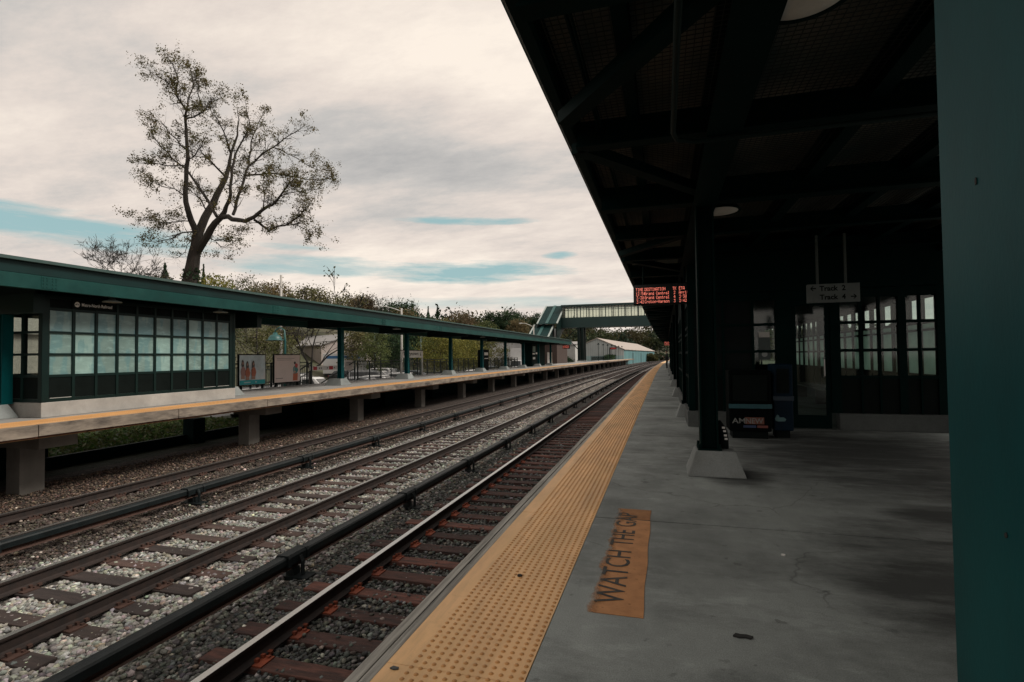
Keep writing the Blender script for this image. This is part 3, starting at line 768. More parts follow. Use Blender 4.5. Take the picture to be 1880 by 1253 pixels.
for yc in COLY:
    zb_ = 2.44 if yc < 15 else 2.79
    mb = MB(); mb.box(-15.9, -12.9, yc-.1, yc+.1, zb_, 2.86); mb.box(-15.9, -12.98, yc-.02, yc+.02, 2.86, 3.32)
    mb.follow().build('cross_beam', GREEN_F, lc)
    xc = -13.94 if yc < 9 and yc > 7 else -14.15
    mb = MB(); h_column(mb, xc, yc, ZL+.31, zb_-.005)
    mb.box(xc-.12,xc+.12,yc-.12,yc+.12,ZL+.302,ZL+.325)
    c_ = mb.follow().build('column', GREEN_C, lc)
    mb = MB(); pedestal(mb, xc-.15, yc-(.3 if xc > -14 else 0), ZL+.001, .45, .42 , .3, .3, .24 if xc < -14 else .30); mb.follow().build('pedestal', CONC_PED, c_, bevel=.012)

# island platform canopy
CY = [0.74 + 5.95*i for i in range(-1, 16)]
YR = [-4,0,5,10,15,20,25,30,35,40,45,50,55,60,65,70,75,80,85,90]
rc = thing('platform_canopy', 'dark green steel canopy with bird netting over the island platform, right foreground', 'canopy', (0.5, 30, 0))
mb = MB(); mb.sweep([(-.945,3.665),(-.925,3.62),(3.6,3.70),(8.2,3.6),(8.2,3.665),(3.6,3.76)], YR); mb.build('roof', CEIL, rc)  # unseen right side widened to deepen the shade on the floor
mb = MB(); mb.sweep([(-.90,3.615),(-.905,3.59),(-.825,3.40),(-.74,3.38),(-.72,3.40),(-.72,3.615)], YR); mb.build('edge_beam', GREEN_D, rc)
mb = MB(); mb.sweep([(8.2,3.67),(8.12,3.67),(8.12,3.34),(8.2,3.34)], YR); mb.build('edge_beam', GREEN_D, rc)
mb = MB(); mb.sweep([(-.962,3.695),(-.962,3.675),(-.93,3.67),(-.93,3.695)], YR); mb.build('roof_lip', GREEN, rc)
def i_sweep(x, z0, z1, w, t=.025):
    return [(x-w/2,z0),(x+w/2,z0),(x+w/2,z0+t),(x+.012,z0+t),(x+.012,z1-t),(x+w/2,z1-t),(x+w/2,z1),(x-w/2,z1),(x-w/2,z1-t),(x-.012,z1-t),(x-.012,z0+t),(x-w/2,z0+t)]
for x, z0, w in ((.49,3.14,.26),(1.62,3.36,.13),(2.6,3.36,.13),(3.6,3.36,.13),(4.75,3.14,.26),(-.22,3.44,.10)):
    mb = MB(); mb.sweep(i_sweep(x, z0, 3.60, w), YR); mb.build('stringer', GREEN_D, rc)
yb = 0.74 - 1.983*2
n = 0
while yb < 88:
    mb = MB(); main = n % 3 == 2
    if main:
        mb.box(-.72, 8.05, yb-.09, yb+.09, 3.20, 3.225); mb.box(-.72, 8.05, yb-.012, yb+.012, 3.225, 3.45); mb.box(-.72, 8.05, yb-.09, yb+.09, 3.45, 3.475)
    else:
        mb.box(-.72, 8.05, yb-.07, yb+.07, 3.25, 3.27); mb.box(-.72, 8.05, yb-.01, yb+.01, 3.27, 3.45); mb.box(-.72, 8.05, yb-.07, yb+.07, 3.45, 3.47)
    mb.follow().build('cross_beam', GREEN_D, rc)
    yb += 1.983; n += 1
for i in range(-1, 14):
    ym = 0.74 + 5.95*i + 3.72; b = bend(ym)
    for yc, yo in ((0.74+5.95*i+1.9, -.3), (0.74+5.95*(i+1)-.2, .3)):
        mb = MB(); mb.bar((-.73+b, ym+yo, 3.30), (.46+b, yc, 3.30), .13, .10); mb.build('diagonal_brace', GREEN_D, rc)
# bird netting under the roof sheets, real wires
mb = MB()
x = -.70
while x < 5.0: mb.box(x-.0028, x+.0028, -1.0, 9.0, 3.498, 3.503); x += .052
y = -1.0
while y < 9.0: mb.box(-.715, 5.0, y-.0028, y+.0028, 3.504, 3.508); y += .052
nt_ = mb.build('bird_netting', mat('netting', (0.012,0.02,0.018), .8), rc); 
mb = MB(); mb.tube([(.10,-3,3.12),(.10,4.25,3.12),(.13,4.40,3.12),(.27,4.48,3.12),(6.0,4.48,3.12)], .021, 8); 
mb.build('conduit', mat('conduit_paint', (0.003,0.012,0.011), .6, spec=.15), rc, smooth=True)
mb = MB(); mb.tube([(-.52,-3,3.42),(-.52,30,3.42)], .014, 6); mb.tube([(-.49,-3,3.40),(-.49,30,3.40)], .010, 6)
mb.build('cable', GREEN_D, rc)
for i, yc in enumerate(CY):
    mb = MB(); h_column(mb, .49, yc, .28, 3.14, .20, .25, .02)
    if i == 1:
        mb.box(.388, .592, yc-.16, yc+.162, .28, 3.14)      # plated box column nearest the camera
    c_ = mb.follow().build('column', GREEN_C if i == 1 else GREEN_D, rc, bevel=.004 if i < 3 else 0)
    mb = MB(); pedestal(mb, .55, yc, .001, .315, .29, .28, .215, .19)
    if i == 2:
        pass
    if i == 1:
        rc_ = random.Random(2)
        for q in range(9):
            cy, cz, a = rc_.uniform(.62,.88), rc_.uniform(.4,2.9), rc_.uniform(.002,.006)
            cm = MB(); cm.prism([(cy+a*math.cos(t)*rc_.uniform(.6,1.2), cz+1.5*a*math.sin(t)*rc_.uniform(.6,1.3)) for t in (0,1,2,3,4,5)], 'x', .3868, .3878); cm.build('paint_chip', GROOVE, c_)
    pd = mb.follow().build('pedestal', CONC_PED, c_, bevel=.012)
    if i < 4:
        mb = MB(); mb.box(.36,.62,yc-.16,yc+.16,.281,.30)
        for a in (-.11,.11):
            for b in (-.13,.13): mb.lathe([(0,.05),(.016,.05),(.016,0)], (.49+a,yc+b,.30), 6)
        mb.follow().build('base_plate', GREEN_D, c_)
    mb = MB(); h_column(mb, 4.75, yc, .28, 3.14, .20, .25, .02); c_ = mb.follow().build('column', GREEN_D, rc)
    mb = MB(); pedestal(mb, 4.75, yc, .001, .315, .29, .28, .215, .19)
    if yc < 10.4 or yc > 22.5: mb.follow().build('pedestal', CONC_PED, c_)
# unlit dish lamps under the canopy
def dish_lamp():
    t = thing('ceiling_lamp', 'x', 'lamp', (0,0,0), group='round dish lamps under the island canopy')
    mb = MB(); mb.lathe([(.0,.16),(.07,.16),(.09,.10),(.22,.05),(.262,-.005),(.258,-.014),(.235,-.01),(.0,.02)], n=40); mb.build('shade', GREEN_D, t, smooth=True)
    mb = MB(); mb.lathe([(.0,-.022),(.15,-.02),(.232,-.008),(.236,.0)], n=40); mb.build('diffuser', LAMPW, t, smooth=True)
    mb = MB(); mb.tube([(0,0,.15),(0,0,.34)], .02, 8); mb.build('stem', GREEN_D, t)
    return t
dl = dish_lamp()
for i, (y, lb) in enumerate(((3.02,'large round dish lamp overhead, cut by the top of the picture'), (7.40,'round dish lamp seen edge on, farther along the island canopy'))):
    o = dl if i == 0 else copy_tree(dl); move(o, (.74, y, 3.28)); o['label'] = lb
# electrical box on the first column line
# ------------------------------------------------------------------ LED boards
FONT = {}
for ln in """T 1F0404040404 04|I 0E0404040404 0E|M 111B15151111 11|E 1F10101E1010 1F|D 1E1111111111 1E|S 0F10100E0101 1E|N 111119151311 11|A 0E1111111F11 11|O 0E1111111111 0E|K 111214181412 11|1 040C04040404 0E|2 0E1101020408 1F|5 1F101E010111 0E|4 02060A121F02 02|3 1F0204020111 0E|8 0E11110E1111 0E|: 00040000 0400 00|G 0E1110171111 0F|r 000016191010 10|a 00000E010F11 0F|n 000016191111 11|d 01010D131111 0F|C 0E1110101011 0E|e 00000E111F10 0E|t 08081C080809 06|l 0C0404040404 0E|i 04000C040404 0E|v 000011111 10A 04|o 00000E111111 0E|f 06090 81C080808|H 1111111F1111 11|m 00001A151515 15|- 0000001F0000 00""".split('|'):
    ch, hx = ln[0], ln[2:].replace(' ', '')
    FONT[ch] = [int(hx[i*2:i*2+2], 16) for i in range(7)]
LED = emit_mat('red_led', (1.0,0.23,0.16), 1.15)
LED2 = emit_mat('far_red_led', (0.9,0.07,0.05), 1.0)
def led_text(mb, s, x, z, y, px, pz):
    for ch in s:
        if ch != ' ':
            for r_ in range(7):
                for c in range(5):
                    if FONT[ch][r_] >> (4-c) & 1:
                        a = x+c*px; b = z-r_*pz
                        mb.add([(a,y,b),(a+px*.8,y,b),(a+px*.8,y,b-pz*.8),(a,y,b-pz*.8)], [(0,1,2,3)])
        x += 6*px
def led_board(label, x0, x1, y, z0, z1, rows, group='red led train departure boards', hang=3.3, px=.0062, pz=.0072):
    t = thing('departure_board', label, 'sign', ((x0+x1)/2, y, z0), group=group)
    mb = MB(); mb.box(x0, x1, y, y+.18, z0, z1); mb.build('case', BLACKP, t, bevel=.008)
    mb = MB()
    mb.box(x0+.012, x1-.012, y-.004, y-.001, z0+.02, z1-.02); sc = mb.build('screen', mat('dark_screen', (.004,.006,.006), .25), t)
    for i, row in enumerate(rows):
        mb = MB()
        for s, c in row: led_text(mb, s, x0+.05+c*(x1-x0), z1-.085-i*pz*9.4, y-.008, px, pz)
        mb.build('text_row', LED if px < .01 else LED2, sc, fix=False)
    if hang:
        mb = MB()
        for x in (x0+.2, x1-.2): mb.tube([(x,y+.09,z1-.01),(x,y+.09,hang)], .02, 8)
        mb.build('hanger', GREEN_D, t)
    return t
C3 = (0, .145, .595, .69)
led_board('black departure board with red led text listing Grand Central trains, under the island canopy', -.575, .62, 11.0, 2.41, 2.83,
    [[('TIME',0),('DESTINATION',.145),('TK',.60),('ETA',.70)], [('12:54',0),('Grand Central',.145),('2',.615),('Arrived',.70)],
     [('3:38',.01),('Grand Central',.145),('4',.615),('3:38',.70)], [('3:42',.01),('Croton-Harmon',.145),('3',.615),('3:42',.70)]], hang=3.2, px=.0062, pz=.0088)
R3 = [[('TIME DESTINATION TK',0)], [('12:54 Grand Central',0)], [('3:38 Grand Central',0)]]
led_board('small red departure board far along the island canopy, above the person', .02, 1.02, 55.0, 2.32, 2.72, R3, hang=3.2, px=.0075*1.01, pz=.013)
led_board('small red departure board hanging at the far end of the left canopy', -13.1, -12.1, 70.2, 2.30, 2.80, R3, hang=3.1, px=.0075*1.01, pz=.013)
pb = led_board('small red departure board on a black post beyond the footbridge', -12.6, -11.1, 131.0, 2.75, 3.25, R3, hang=None, px=.012, pz=.013)
mb = MB(); mb.box(-12.85, -12.6, 131.0, 131.2, ZL, 3.25); mb.build('post', BLACKP, pb)

# hanging track sign
hs = thing('hanging_sign', 'white hanging sign pointing left to Track 2 and right to Track 4', 'sign', (2.6, 9.5, 2.2))
SIGNW = mat('dingy_white_sign', (0.70,0.69,0.66), .5, .08, 3)
yS = 9.5
mb = MB(); mb.box(2.24, 2.99, yS, yS+.05, 2.20, 2.50); pn = mb.build('panel', mat('grey_sign', (.13,.15,.148), .6, .2, 3), hs, bevel=.004)  # white panel toned down to an even dark grey
mb = MB(); add_text(mb, 'Track  2', (2.42,yS-.003,2.385), (1,0,0), (0,0,1), .37, .085, .03); mb.build('lettering', BLACKP, pn, fix=False)
mb = MB(); add_text(mb, 'Track  4', (2.42,yS-.003,2.245), (1,0,0), (0,0,1), .37, .085, .03); mb.build('lettering', BLACKP, pn, fix=False)
for sx, x, z in ((-1, 2.325, 2.43), (1, 2.905, 2.285)):
    mb = MB(); P = [(-.045,-.009),(.012,-.009),(-.012,-.036),(.006,-.036),(.04,0),(.006,.036),(-.012,.036),(.012,.009),(-.045,.009)]
    mb.prism([(x+sx*a, z+b) for a,b in P], 'y', yS-.004, yS-.001); mb.build('arrow', BLACKP, pn)
for x in (2.40, 2.80):
    mb = MB(); mb.box(x-.018, x+.018, yS+.01, yS+.04, 2.495, 3.30); mb.build('hanger', mat('hanger_grey', (.06,.075,.072), .6), hs)

# ------------------------------------------------------------------ waiting room on the island platform
GLASS = glass_mat('window_glass', (.84,.90,.88))
FROST = frosted_mat('frosted_pane', (.66,.82,.76), .65)
wr = thing('waiting_room', 'dark glazed waiting room on concrete base under the island canopy', 'building', (2.6, 16, 0))
X0, X1, Y0, Y1 = .46, 4.72, 10.85, 22.0
mb = MB()
mb.box(3.02, X1+.04, Y0-.06, Y0+.16, .001, .30); mb.build('concrete_base', CONC_BASE, wr, bevel=.01)
mb = MB(); mb.box(X0-.04, 2.1, Y0-.06, Y0+.16, .001, .30); mb.build('concrete_base', CONC_BASE, wr, bevel=.01)
mb = MB(); mb.box(X1-.12, X1+.04, Y0+.165, Y1, .001, .30); mb.build('concrete_base', CONC_BASE, wr)
mb = MB(); mb.box(X0-.04, X0+.14, Y0+.165, Y1, .001, .30); mb.build('concrete_base', CONC_BASE, wr)
mb = MB(); mb.box(X0+.145, X1-.125, Y1-.1, Y1, .001, .30); mb.build('concrete_base', CONC_BASE, wr)
mb = MB(); mb.box(X0+.1, X1-.1, Y0+.2, Y1-.1, 2.52, 2.60); mb.build('ceiling', GREEN_D, wr)
mb = MB(); mb.box(X0, X1, Y0+.004, Y0+.08, 2.565, 3.55); mb.box(X1-.086, X1-.006, Y0+.085, Y1, 2.565, 3.55); mb.box(X0+.02, X0+.085, Y0+.085, Y1, 2.565, 3.55); mb.build('bulkhead', GREEN_D, wr)
def frame_wall(mb, axis, c, a0, a1, xs_posts, zs_bars, pw=.05, bw=.035, d=.09):
    for p, w in xs_posts:
        if axis == 'y': mb.box(p-w/2, p+w/2, c, c+d, .30, 2.56)
        else: mb.box(c, c+d, p-w/2, p+w/2, .30, 2.56)
    for z, h in zs_bars:
        if axis == 'y': mb.box(a0, a1, c+.004, c+d-.004, z-h/2, z+h/2)
        else: mb.box(c+.004, c+d-.004, a0, a1, z-h/2, z+h/2)
mb = MB()
frame_wall(mb, 'y', Y0, X0, 2.05, [(X0+.05,.12),(1.10,.05),(1.62,.05),(2.05+.10,.26)], [(.95,.06),(1.435,.05),(1.94,.05),(2.47,.16)])
frame_wall(mb, 'y', Y0, 3.0, X1, [(3.0,.16),(3.41,.035),(3.70,.035),(4.05,.12),(4.32,.03),(X1-.07,.16)], [(.95,.06),(1.435,.05),(1.94,.05),(2.47,.16)])
mb.box(2.28, 2.92, Y0, Y0+.09, 2.36, 2.56)
mb.build('front_frame', GREEN_D, wr)
mb = MB(); mb.box(X0+.02, 2.02, Y0+.03, Y0+.06, .305, .92); mb.build('kick_panel', BLACKP, wr)
mb = MB(); mb.box(3.08, X1-.15, Y0+.03, Y0+.06, .305, .92); mb.build('kick_panel', BLACKP, wr)
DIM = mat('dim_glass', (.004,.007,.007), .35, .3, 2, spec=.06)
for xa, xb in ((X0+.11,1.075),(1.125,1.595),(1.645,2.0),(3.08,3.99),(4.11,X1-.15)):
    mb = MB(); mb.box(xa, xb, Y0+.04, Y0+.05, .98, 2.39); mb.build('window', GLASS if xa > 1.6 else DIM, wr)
mb = MB(); mb.box(2.285, 2.36, Y0+.02, Y0+.07, .02, 2.355); mb.box(2.84, 2.915, Y0+.02, Y0+.07, .02, 2.355); mb.box(2.36, 2.84, Y0+.02, Y0+.07, 2.27, 2.355); mb.box(2.36, 2.84, Y0+.02, Y0+.07, .02, .25)
dr = mb.build('door', GREEN_D, wr)
mb = MB(); mb.box(2.365, 2.835, Y0+.04, Y0+.05, .255, 2.265); mb.build('pane', GLASS, dr)
mb = MB(); mb.tube([(2.80,Y0+.015,.95),(2.80,Y0-.04,.97),(2.80,Y0-.04,1.28),(2.80,Y0+.015,1.30)], .012, 8); mb.build('handle', mat('steel_handle', (.4,.4,.4), .35, metal=.9), dr)
for cx_, nm in ((X1-.09,'side_frame'), (X0,'side_frame')):
    mb = MB(); ps = [(Y0+.2+.62*i, .10 if i % 3 == 0 else .05) for i in range(18)]
    frame_wall(mb, 'x', cx_, Y0+.1, Y1, ps, [(.95,.06),(1.435,.05),(1.80,.04),(1.94,.05),(2.47,.16)])
    mb.build(nm, GREEN_D, wr)
    mb = MB(); mb.box(cx_+.03, cx_+.06, Y0+.12, Y1-.02, .305, .92); mb.build('kick_panel', BLACKP, wr)
    for i in range(17):
        mb = MB(); a = Y0+.2+.62*i+.03; mb.box(cx_+.04, cx_+.05, a, a+.56, .98, 1.915 if cx_ > 2 else 2.39); w_ = mb.build('window', FROST if cx_ > 2 else GLASS, wr)
        if cx_ > 2:
            mb = MB(); mb.box(cx_+.04, cx_+.05, a, a+.56, 1.965, 2.39); mb.build('top_pane', GLASS, w_)
mb = MB(); frame_wall(mb, 'y', Y1-.09, X0+.14, X1-.1, [(X0+.6+.5*i,.05) for i in range(8)], [(.95,.06),(1.435,.05),(1.94,.05),(2.47,.16)]); mb.build('back_frame', GREEN_D, wr)
mb = MB(); mb.box(X0+.15, X1-.12, Y1-.05, Y1-.04, .98, 2.39); mb.build('window', GLASS, wr)
mb = MB(); mb.box(X0+.15, X1-.12, Y1-.06, Y1-.03, .305, .92); mb.build('kick_panel', BLACKP, wr)
mb = MB(); mb.box(3.9, 4.4, 13.5, 19.0, .42, .46)
for y in (13.6,16.2,18.8): mb.box(3.95,4.35,y-.03,y+.03,.0,.42)
tag(mb.build('bench', mat('bench_slats', (.05,.04,.03), .6)), 'dark bench inside the glazed waiting room', 'bench')
nb = thing('notice', 'small white headed notice taped inside a waiting room window', 'notice', (1.82, Y0+.03, 1.25))
mb = MB(); mb.box(1.72, 1.92, Y0+.028, Y0+.034, 1.28, 1.80); pp = mb.build('sheet', mat('notice_sheet', (.05,.07,.07), .5), nb)
mb = MB(); mb.box(1.725, 1.915, Y0+.022, Y0+.027, 1.70, 1.80); mb.build('header', mat('notice_header', (.5,.5,.48), .5), nb)
mb = MB(); mb.lathe([(0,0),(.05,0),(.05,.004),(0,.004)], (0,0,0), 16)
mb.v = [(x+1.82, Y0+.02-z, y+1.38) for x,y,z in mb.v]; mb.build('sticker', mat('notice_sticker', (.3,.33,.33), .5), nb)

# newspaper boxes
def news_box(name, label, x0, x1, y0, y1, h, body, band, zb):
    t = thing(name, label, 'newspaper box', ((x0+x1)/2, (y0+y1)/2, 0))
    mb = MB(); mb.box(x0, x1, y0, y1, .12, h); bd = mb.build('body', body, t, bevel=.02)
    mb = MB(); mb.box(x0+.06, x1-.06, y0-.012, y0-.002, zb+.12, h-.08); mb.build('door', BLACKP, t)
    mb = MB(); mb.box(x0-.006, x1+.006, y0-.03, y0-.001, zb, zb+.07); mb.build('band', band, t)
    mb = MB(); mb.box(x0+.05, x1-.05, y0+.05, y1-.05, .001, .118); mb.build('plinth', BLACKP, t)
    return t
n1 = news_box('newspaper_box', 'black newspaper box with teal band and colourful label, behind the nearest column', 1.02, 1.66, 9.42, 9.92, 1.12, mat('news_box_black', (.0025,.004,.004), .7, spec=.03), mat('teal_band', (.006,.070,.088), .5), .50)
for k, (s, x, z, w, h, col) in enumerate((('AM', 1.06, .255, .20, .085, (.35,.36,.35)), ('NEW', 1.27, .255, .26, .085, (.45,.16,.09)))):
    mb = MB()
    if k: mb.box(1.255, 1.545, 9.409, 9.413, .245, .355); lp = mb.build('label_panel', mat('label_red', (.15,.05,.03), .6), n1); mb = MB()
    add_text(mb, s, (x, 9.406, z), (1,0,0), (0,0,1), w, h, .01); mb.build('lettering', mat('label_ink_%d' % k, (.20,.21,.20) , .6), n1, fix=False)
mb = MB(); mb.box(1.23, 1.42, 9.409, 9.413, .185, .225); mb.build('label_panel', mat('label_blue', (.02,.04,.10), .6), n1)
mb = MB(); mb.box(1.44, 1.60, 9.409, 9.413, .185, .225); mb.build('label_panel', mat('label_red2', (.16,.045,.035), .6), n1)
n2 = news_box('newspaper_box', 'blue newspaper box with a pale cyan cloud sticker, right of the black one', 1.72, 2.02, 9.60, 10.05, 1.22, mat('blue_box', (.0015,.012,.025), .5, spec=.1), mat('blue_band', (.003,.02,.04), .5), .62)
mb = MB()
mb.prism([(1.735+.17*a, .275+.11*b) for a,b in ((.0,.4),(.12,.75),(.2,1.0),(.34,.95),(.42,.62),(.8,.62),(1,.35),(.9,.05),(.3,.0),(.08,.12))], 'y', 9.585, 9.590)
mb.build('sticker', mat('cyan_sticker', (.09,.19,.20), .6), n2)
# black drain shoe with stickers behind the nearest pedestal
ds = thing('drain_pipe', 'short black curved drain pipe with white stickers beside the nearest column foot', 'pipe', (.66, 6.74, .28))
mb = MB(); mb.tube([(.655,6.74,.282),(.655,6.74,.40),(.65,6.74,.48),(.62,6.74,.55),(.60,6.74,.60)], [.062,.060,.056,.045,.03], 14); mb.build('pipe', BLACKP, ds, smooth=True)
for z, dx in ((.43,.02),(.48,.012),(.39,.026),(.52,0.0)):
    mb = MB(); mb.box(.655+dx-.016, .655+dx+.016, 6.672, 6.679, z, z+.022); mb.build('sticker', WHITE, ds)
# small red-tipped security camera on an arm from the column
sc_ = thing('security_camera', 'small camera on an arm above the departure board', 'camera', (.3, 12.64, 2.95))
mb = MB(); mb.tube([(.40,12.64,2.98),(.02,12.64,3.0)], .018, 8); mb.build('arm', mat('grey_arm', (.12,.13,.13), .5), sc_)
mb = MB(); mb.lathe([(0,-.09),(.05,-.08),(.06,0),(.045,.03),(0,.035)], (-.03,12.64,3.0), 14); mb.build('dome', mat('dark_red_dome', (.10,.03,.03), .3), sc_, smooth=True)
print('canopies done')

# ------------------------------------------------------------------ glazed shelter on the far platform
SX, SY0, SY1 = -13.0, 8.22, 13.62
sh = thing('waiting_shelter', 'dark green glazed waiting shelter on a concrete base, far platform at the left edge', 'shelter', (-14.2, 10.9, ZL))
PANE = frosted_mat('milky_pane', (.32,.48,.445), .25, True)
PANE_T = frosted_mat('milky_pane_top', (.27,.39,.385), .25, True)  # top row darker: reflections painted into the pane colour
mb = MB(); mb.box(-15.5, SX, SY0, SY1, ZL+.002, .50); mb.build('base', CONC_L, sh, bevel=.012)
mb = MB()
for p, w in [(SY0+.075,.15)] + [(SY0+.15+.03+.505*i-.03+.0, .06) for i in range(1,10)] + [(SY1-.11,.22)]:
    mb.box(SX-.10, SX-.01, p-w/2, p+w/2, .503, 2.85)
for z, h in ((.54,.07),(1.075,.06),(1.555,.05),(2.045,.05),(2.56,.06),(2.82,.06)):
    mb.box(SX-.095, SX-.016, SY0+.002, SY1-.002, z-h/2, z+h/2)
for p, w in ((SX-.06,.12),(-13.62,.07),(-14.25,.07),(-14.9,.07),(-15.44,.12)):
    mb.box(p-w/2, p+w/2, SY0+.004, SY0+.09, .503, 2.85); mb.box(p-w/2, p+w/2, SY1-.09, SY1-.004, .503, 2.85)
for z, h in ((.54,.07),(1.075,.06),(1.555,.05),(2.045,.05),(2.56,.06),(2.82,.06)):
    mb.box(-15.5, SX-.1, SY0+.008, SY0+.086, z-h/2, z+h/2); mb.box(-15.5, SX-.1, SY1-.086, SY1-.008, z-h/2, z+h/2)
mb.build('frame', GREEN_F, sh)
mb = MB(); mb.box(SX-.06, SX-.03, SY0+.15, SY1-.22, .58, 1.045); mb.build('kick_panel', BLACKP, sh)
mb = MB(); mb.box(-15.4, SX-.1, SY0+.03, SY0+.06, .58, 1.045); mb.build('kick_panel', BLACKP, sh)
mb = MB(); mb.box(SX-.06, SX-.035, SY0+.15, SY1-.22, 2.59, 2.79); mb.build('header', BLACKP, sh)
DRIP = mat('pale_drip_trim', (.35,.36,.34), .6)
for i in range(10):
    a = SY0+.15+.505*i+.03; b = a + .445
    mb = MB(); mb.box(SX-.055, SX-.045, a, b, 1.105, 1.53); mb.box(SX-.055, SX-.045, a, b, 1.58, 2.02); w_ = mb.build('window', PANE, sh)
    mb = MB(); mb.box(SX-.055, SX-.045, a, b, 2.07, 2.53); mb.build('top_pane', PANE_T, w_)
    if i in (0, 8, 9):
        mb = MB(); mb.box(SX-.028, SX-.02, a, b, .58, .592); mb.build('drip_trim', DRIP, w_)
for a, b in ((-13.585,SX-.13),(-14.215,-13.655),(-14.865,-14.285),(-15.38,-14.935)):
    for z0, z1 in ((1.105,1.53),(1.58,2.02),(2.07,2.53)):
        pass
    mb = MB(); mb.box(a, b, SY0+.04, SY0+.05, 1.105, 2.53); mb.build('window', GLASS, sh)
    mb = MB(); mb.box(a, b, SY1-.05, SY1-.04, 1.105, 2.53); mb.build('window', GLASS, sh)
mb = MB(); mb.box(-15.5, -15.44, SY0+.1, SY1-.1, .503, 1.1); mb.box(-15.5,-15.44,SY0+.1,SY1-.1,2.5,2.85); mb.build('rear_wall', GREEN_F, sh)
mb = MB(); mb.box(-15.49, -15.48, SY0+.1, SY1-.1, 1.1, 2.5); mb.build('rear_window', GLASS, sh)
mb = MB(); mb.box(-15.55, SX+.02, SY0-.03, SY1+.03, 2.853, 2.90); mb.build('roof', GREEN_D, sh)
# name board with white disc
mb = MB(); mb.box(SX-.034, SX+.012, SY0+.60, SY0+1.52, 2.60, 2.80); nbd = mb.build('name_board', BLACKP, sh)
mb = MB(); n = 28
mb.prism([(SY0+.70+.055*math.cos(2*PI*k/n), 2.70+.06*math.sin(2*PI*k/n)) for k in range(n)], 'x', SX+.0122, SX+.016); rd = mb.build('roundel', WHITE, nbd)
mb = MB(); add_text(mb, 'MTA', (SX+.018, SY0+.655, 2.68), (0,1,0), (0,0,1), .09, .04, .02); mb.build('lettering', BLACKP, rd, fix=False)
mb = MB(); add_text(mb, 'Metro-North Railroad', (SX+.014, SY0+.80, 2.665), (0,1,0), (0,0,1), .70, .075, .012); mb.build('lettering', WHITE, nbd, fix=False)
# pan lamps under the left canopy
def pan_lamp():
    t = thing('pan_lamp', 'x', 'lamp', (0,0,0), group='pan lamps under the left canopy')
    mb = MB(); mb.lathe([(0,.12),(.05,.12),(.07,.06),(.19,.02),(.20,0),(.19,-.004),(.0,.03)], n=28); mb.build('shade', mat('pan_shade', (.22,.25,.24), .4), t, smooth=True)
    mb = MB(); mb.lathe([(0,.22),(.05,.22),(.06,.12),(0,.12)], n=14); mb.build('holder', mat('grey_holder', (.3,.32,.31), .5), t)
    mb = MB(); mb.tube([(0,0,.2),(0,0,.58)], .015, 6); mb.build('stem', GREEN_D, t)
    return t
pl = pan_lamp()
for i, (y, lb) in enumerate(((9.52,'white pan lamp above the name board of the left shelter'), (12.75,'white pan lamp above the right end of the left shelter'), (23.6,'white pan lamp under the left canopy beyond the shelter'), (36.5,'distant white pan lamp under the left canopy past the station name sign'))):
    o = pl if i == 0 else copy_tree(pl); move(o, (-12.72+bend(y), y, 2.80)); o['label'] = lb

# ------------------------------------------------------------------ advert boards, station sign, railings
def ad_board(y0, y1, label):
    t = thing('advert_board', label, 'advert', (-16.2, (y0+y1)/2, ZL), group='advert boards along the back of the far platform')
    mb = MB(); mb.box(-16.29, -16.21, y0-.03, y1+.03, .32, 1.60)
    for y in (y0+.12, y1-.12): mb.box(-16.28, -16.22, y-.04, y+.04, -.4, .319)
    mb.build('frame', BLACKP, t)
    return t
def blob_poly(cy, cz, ry, rz, n=14, s=0.0):
    return [(cy+ry*math.cos(2*PI*k/n)*(1+.12*math.sin(3*k+s)), cz+rz*math.sin(2*PI*k/n)) for k in range(n)]
XA = -16.208
def flat(parent, name, poly, lev, col, rough=.5):
    mb = MB(); mb.prism(poly, 'x', XA+lev*.002, XA+lev*.002+.0015); return mb.build(name, mat('print_'+name+str(len(bpy.data.materials)), col, rough, .08, 6), parent)
def rect(a,b,c,d): return [(a,c),(b,c),(b,d),(a,d)]
t = ad_board(17.188, 18.597, 'advert board of three women in orange over a turquoise strip, right of the left shelter')
sk = mat('print_sky', (.52,.62,.66), .5, .30, 1.6, (.66,.56,.52), 1.2, .8)
mb = MB(); mb.prism(rect(17.188,18.597,.36,1.56), 'x', XA, XA+.0015); sh_ = mb.build('poster', sk, t)
flat(sh_, 'strip', rect(17.198,18.587,.365,.545), 1, (.01,.33,.36))
hair, skin, dress = (.06,.045,.04), (.34,.19,.14), (.36,.10,.05)
for k, (c, top) in enumerate(((17.356,1.30), (17.592,1.25), (17.907,1.27))):
    flat(sh_, 'figure_hair', blob_poly(c, top-.12, .075, .19, s=k), 2+k*4, hair)
    flat(sh_, 'figure_face', blob_poly(c+.01, top-.07, .036, .055, s=k), 3+k*4, skin)
    flat(sh_, 'figure_dress', blob_poly(c+.02, top-.42, .13, .22, s=k+1), 4+k*4, dress if k else (.30,.16,.14))
    flat(sh_, 'figure_legs', rect(c-.09,c+.10,top-.70,top-.56), 5+k*4, skin)
flat(sh_, 'strip_caption', rect(17.434,17.779,.43,.475), 2, (.35,.5,.5))
flat(sh_, 'strip_caption', blob_poly(18.075,.455,.05,.03), 2, (.4,.52,.52))
t = ad_board(19.158, 20.803, 'pale pink advert board with an embracing couple in teal and orange')
mb = MB(); mb.prism(rect(19.158,20.803,.36,1.56), 'x', XA, XA+.0015); sh_ = mb.build('poster', mat('print_pink', (.68,.56,.52), .5, .06, 2), t)
for z, a, b in ((1.40,19.306,20.439),(1.33,19.306,20.242)): flat(sh_, 'text_line', rect(a,b,z,z+.016), 1, (.22,.18,.17))
flat(sh_, 'text_line', rect(19.227,19.680,.52,.55), 1, (.24,.2,.19))
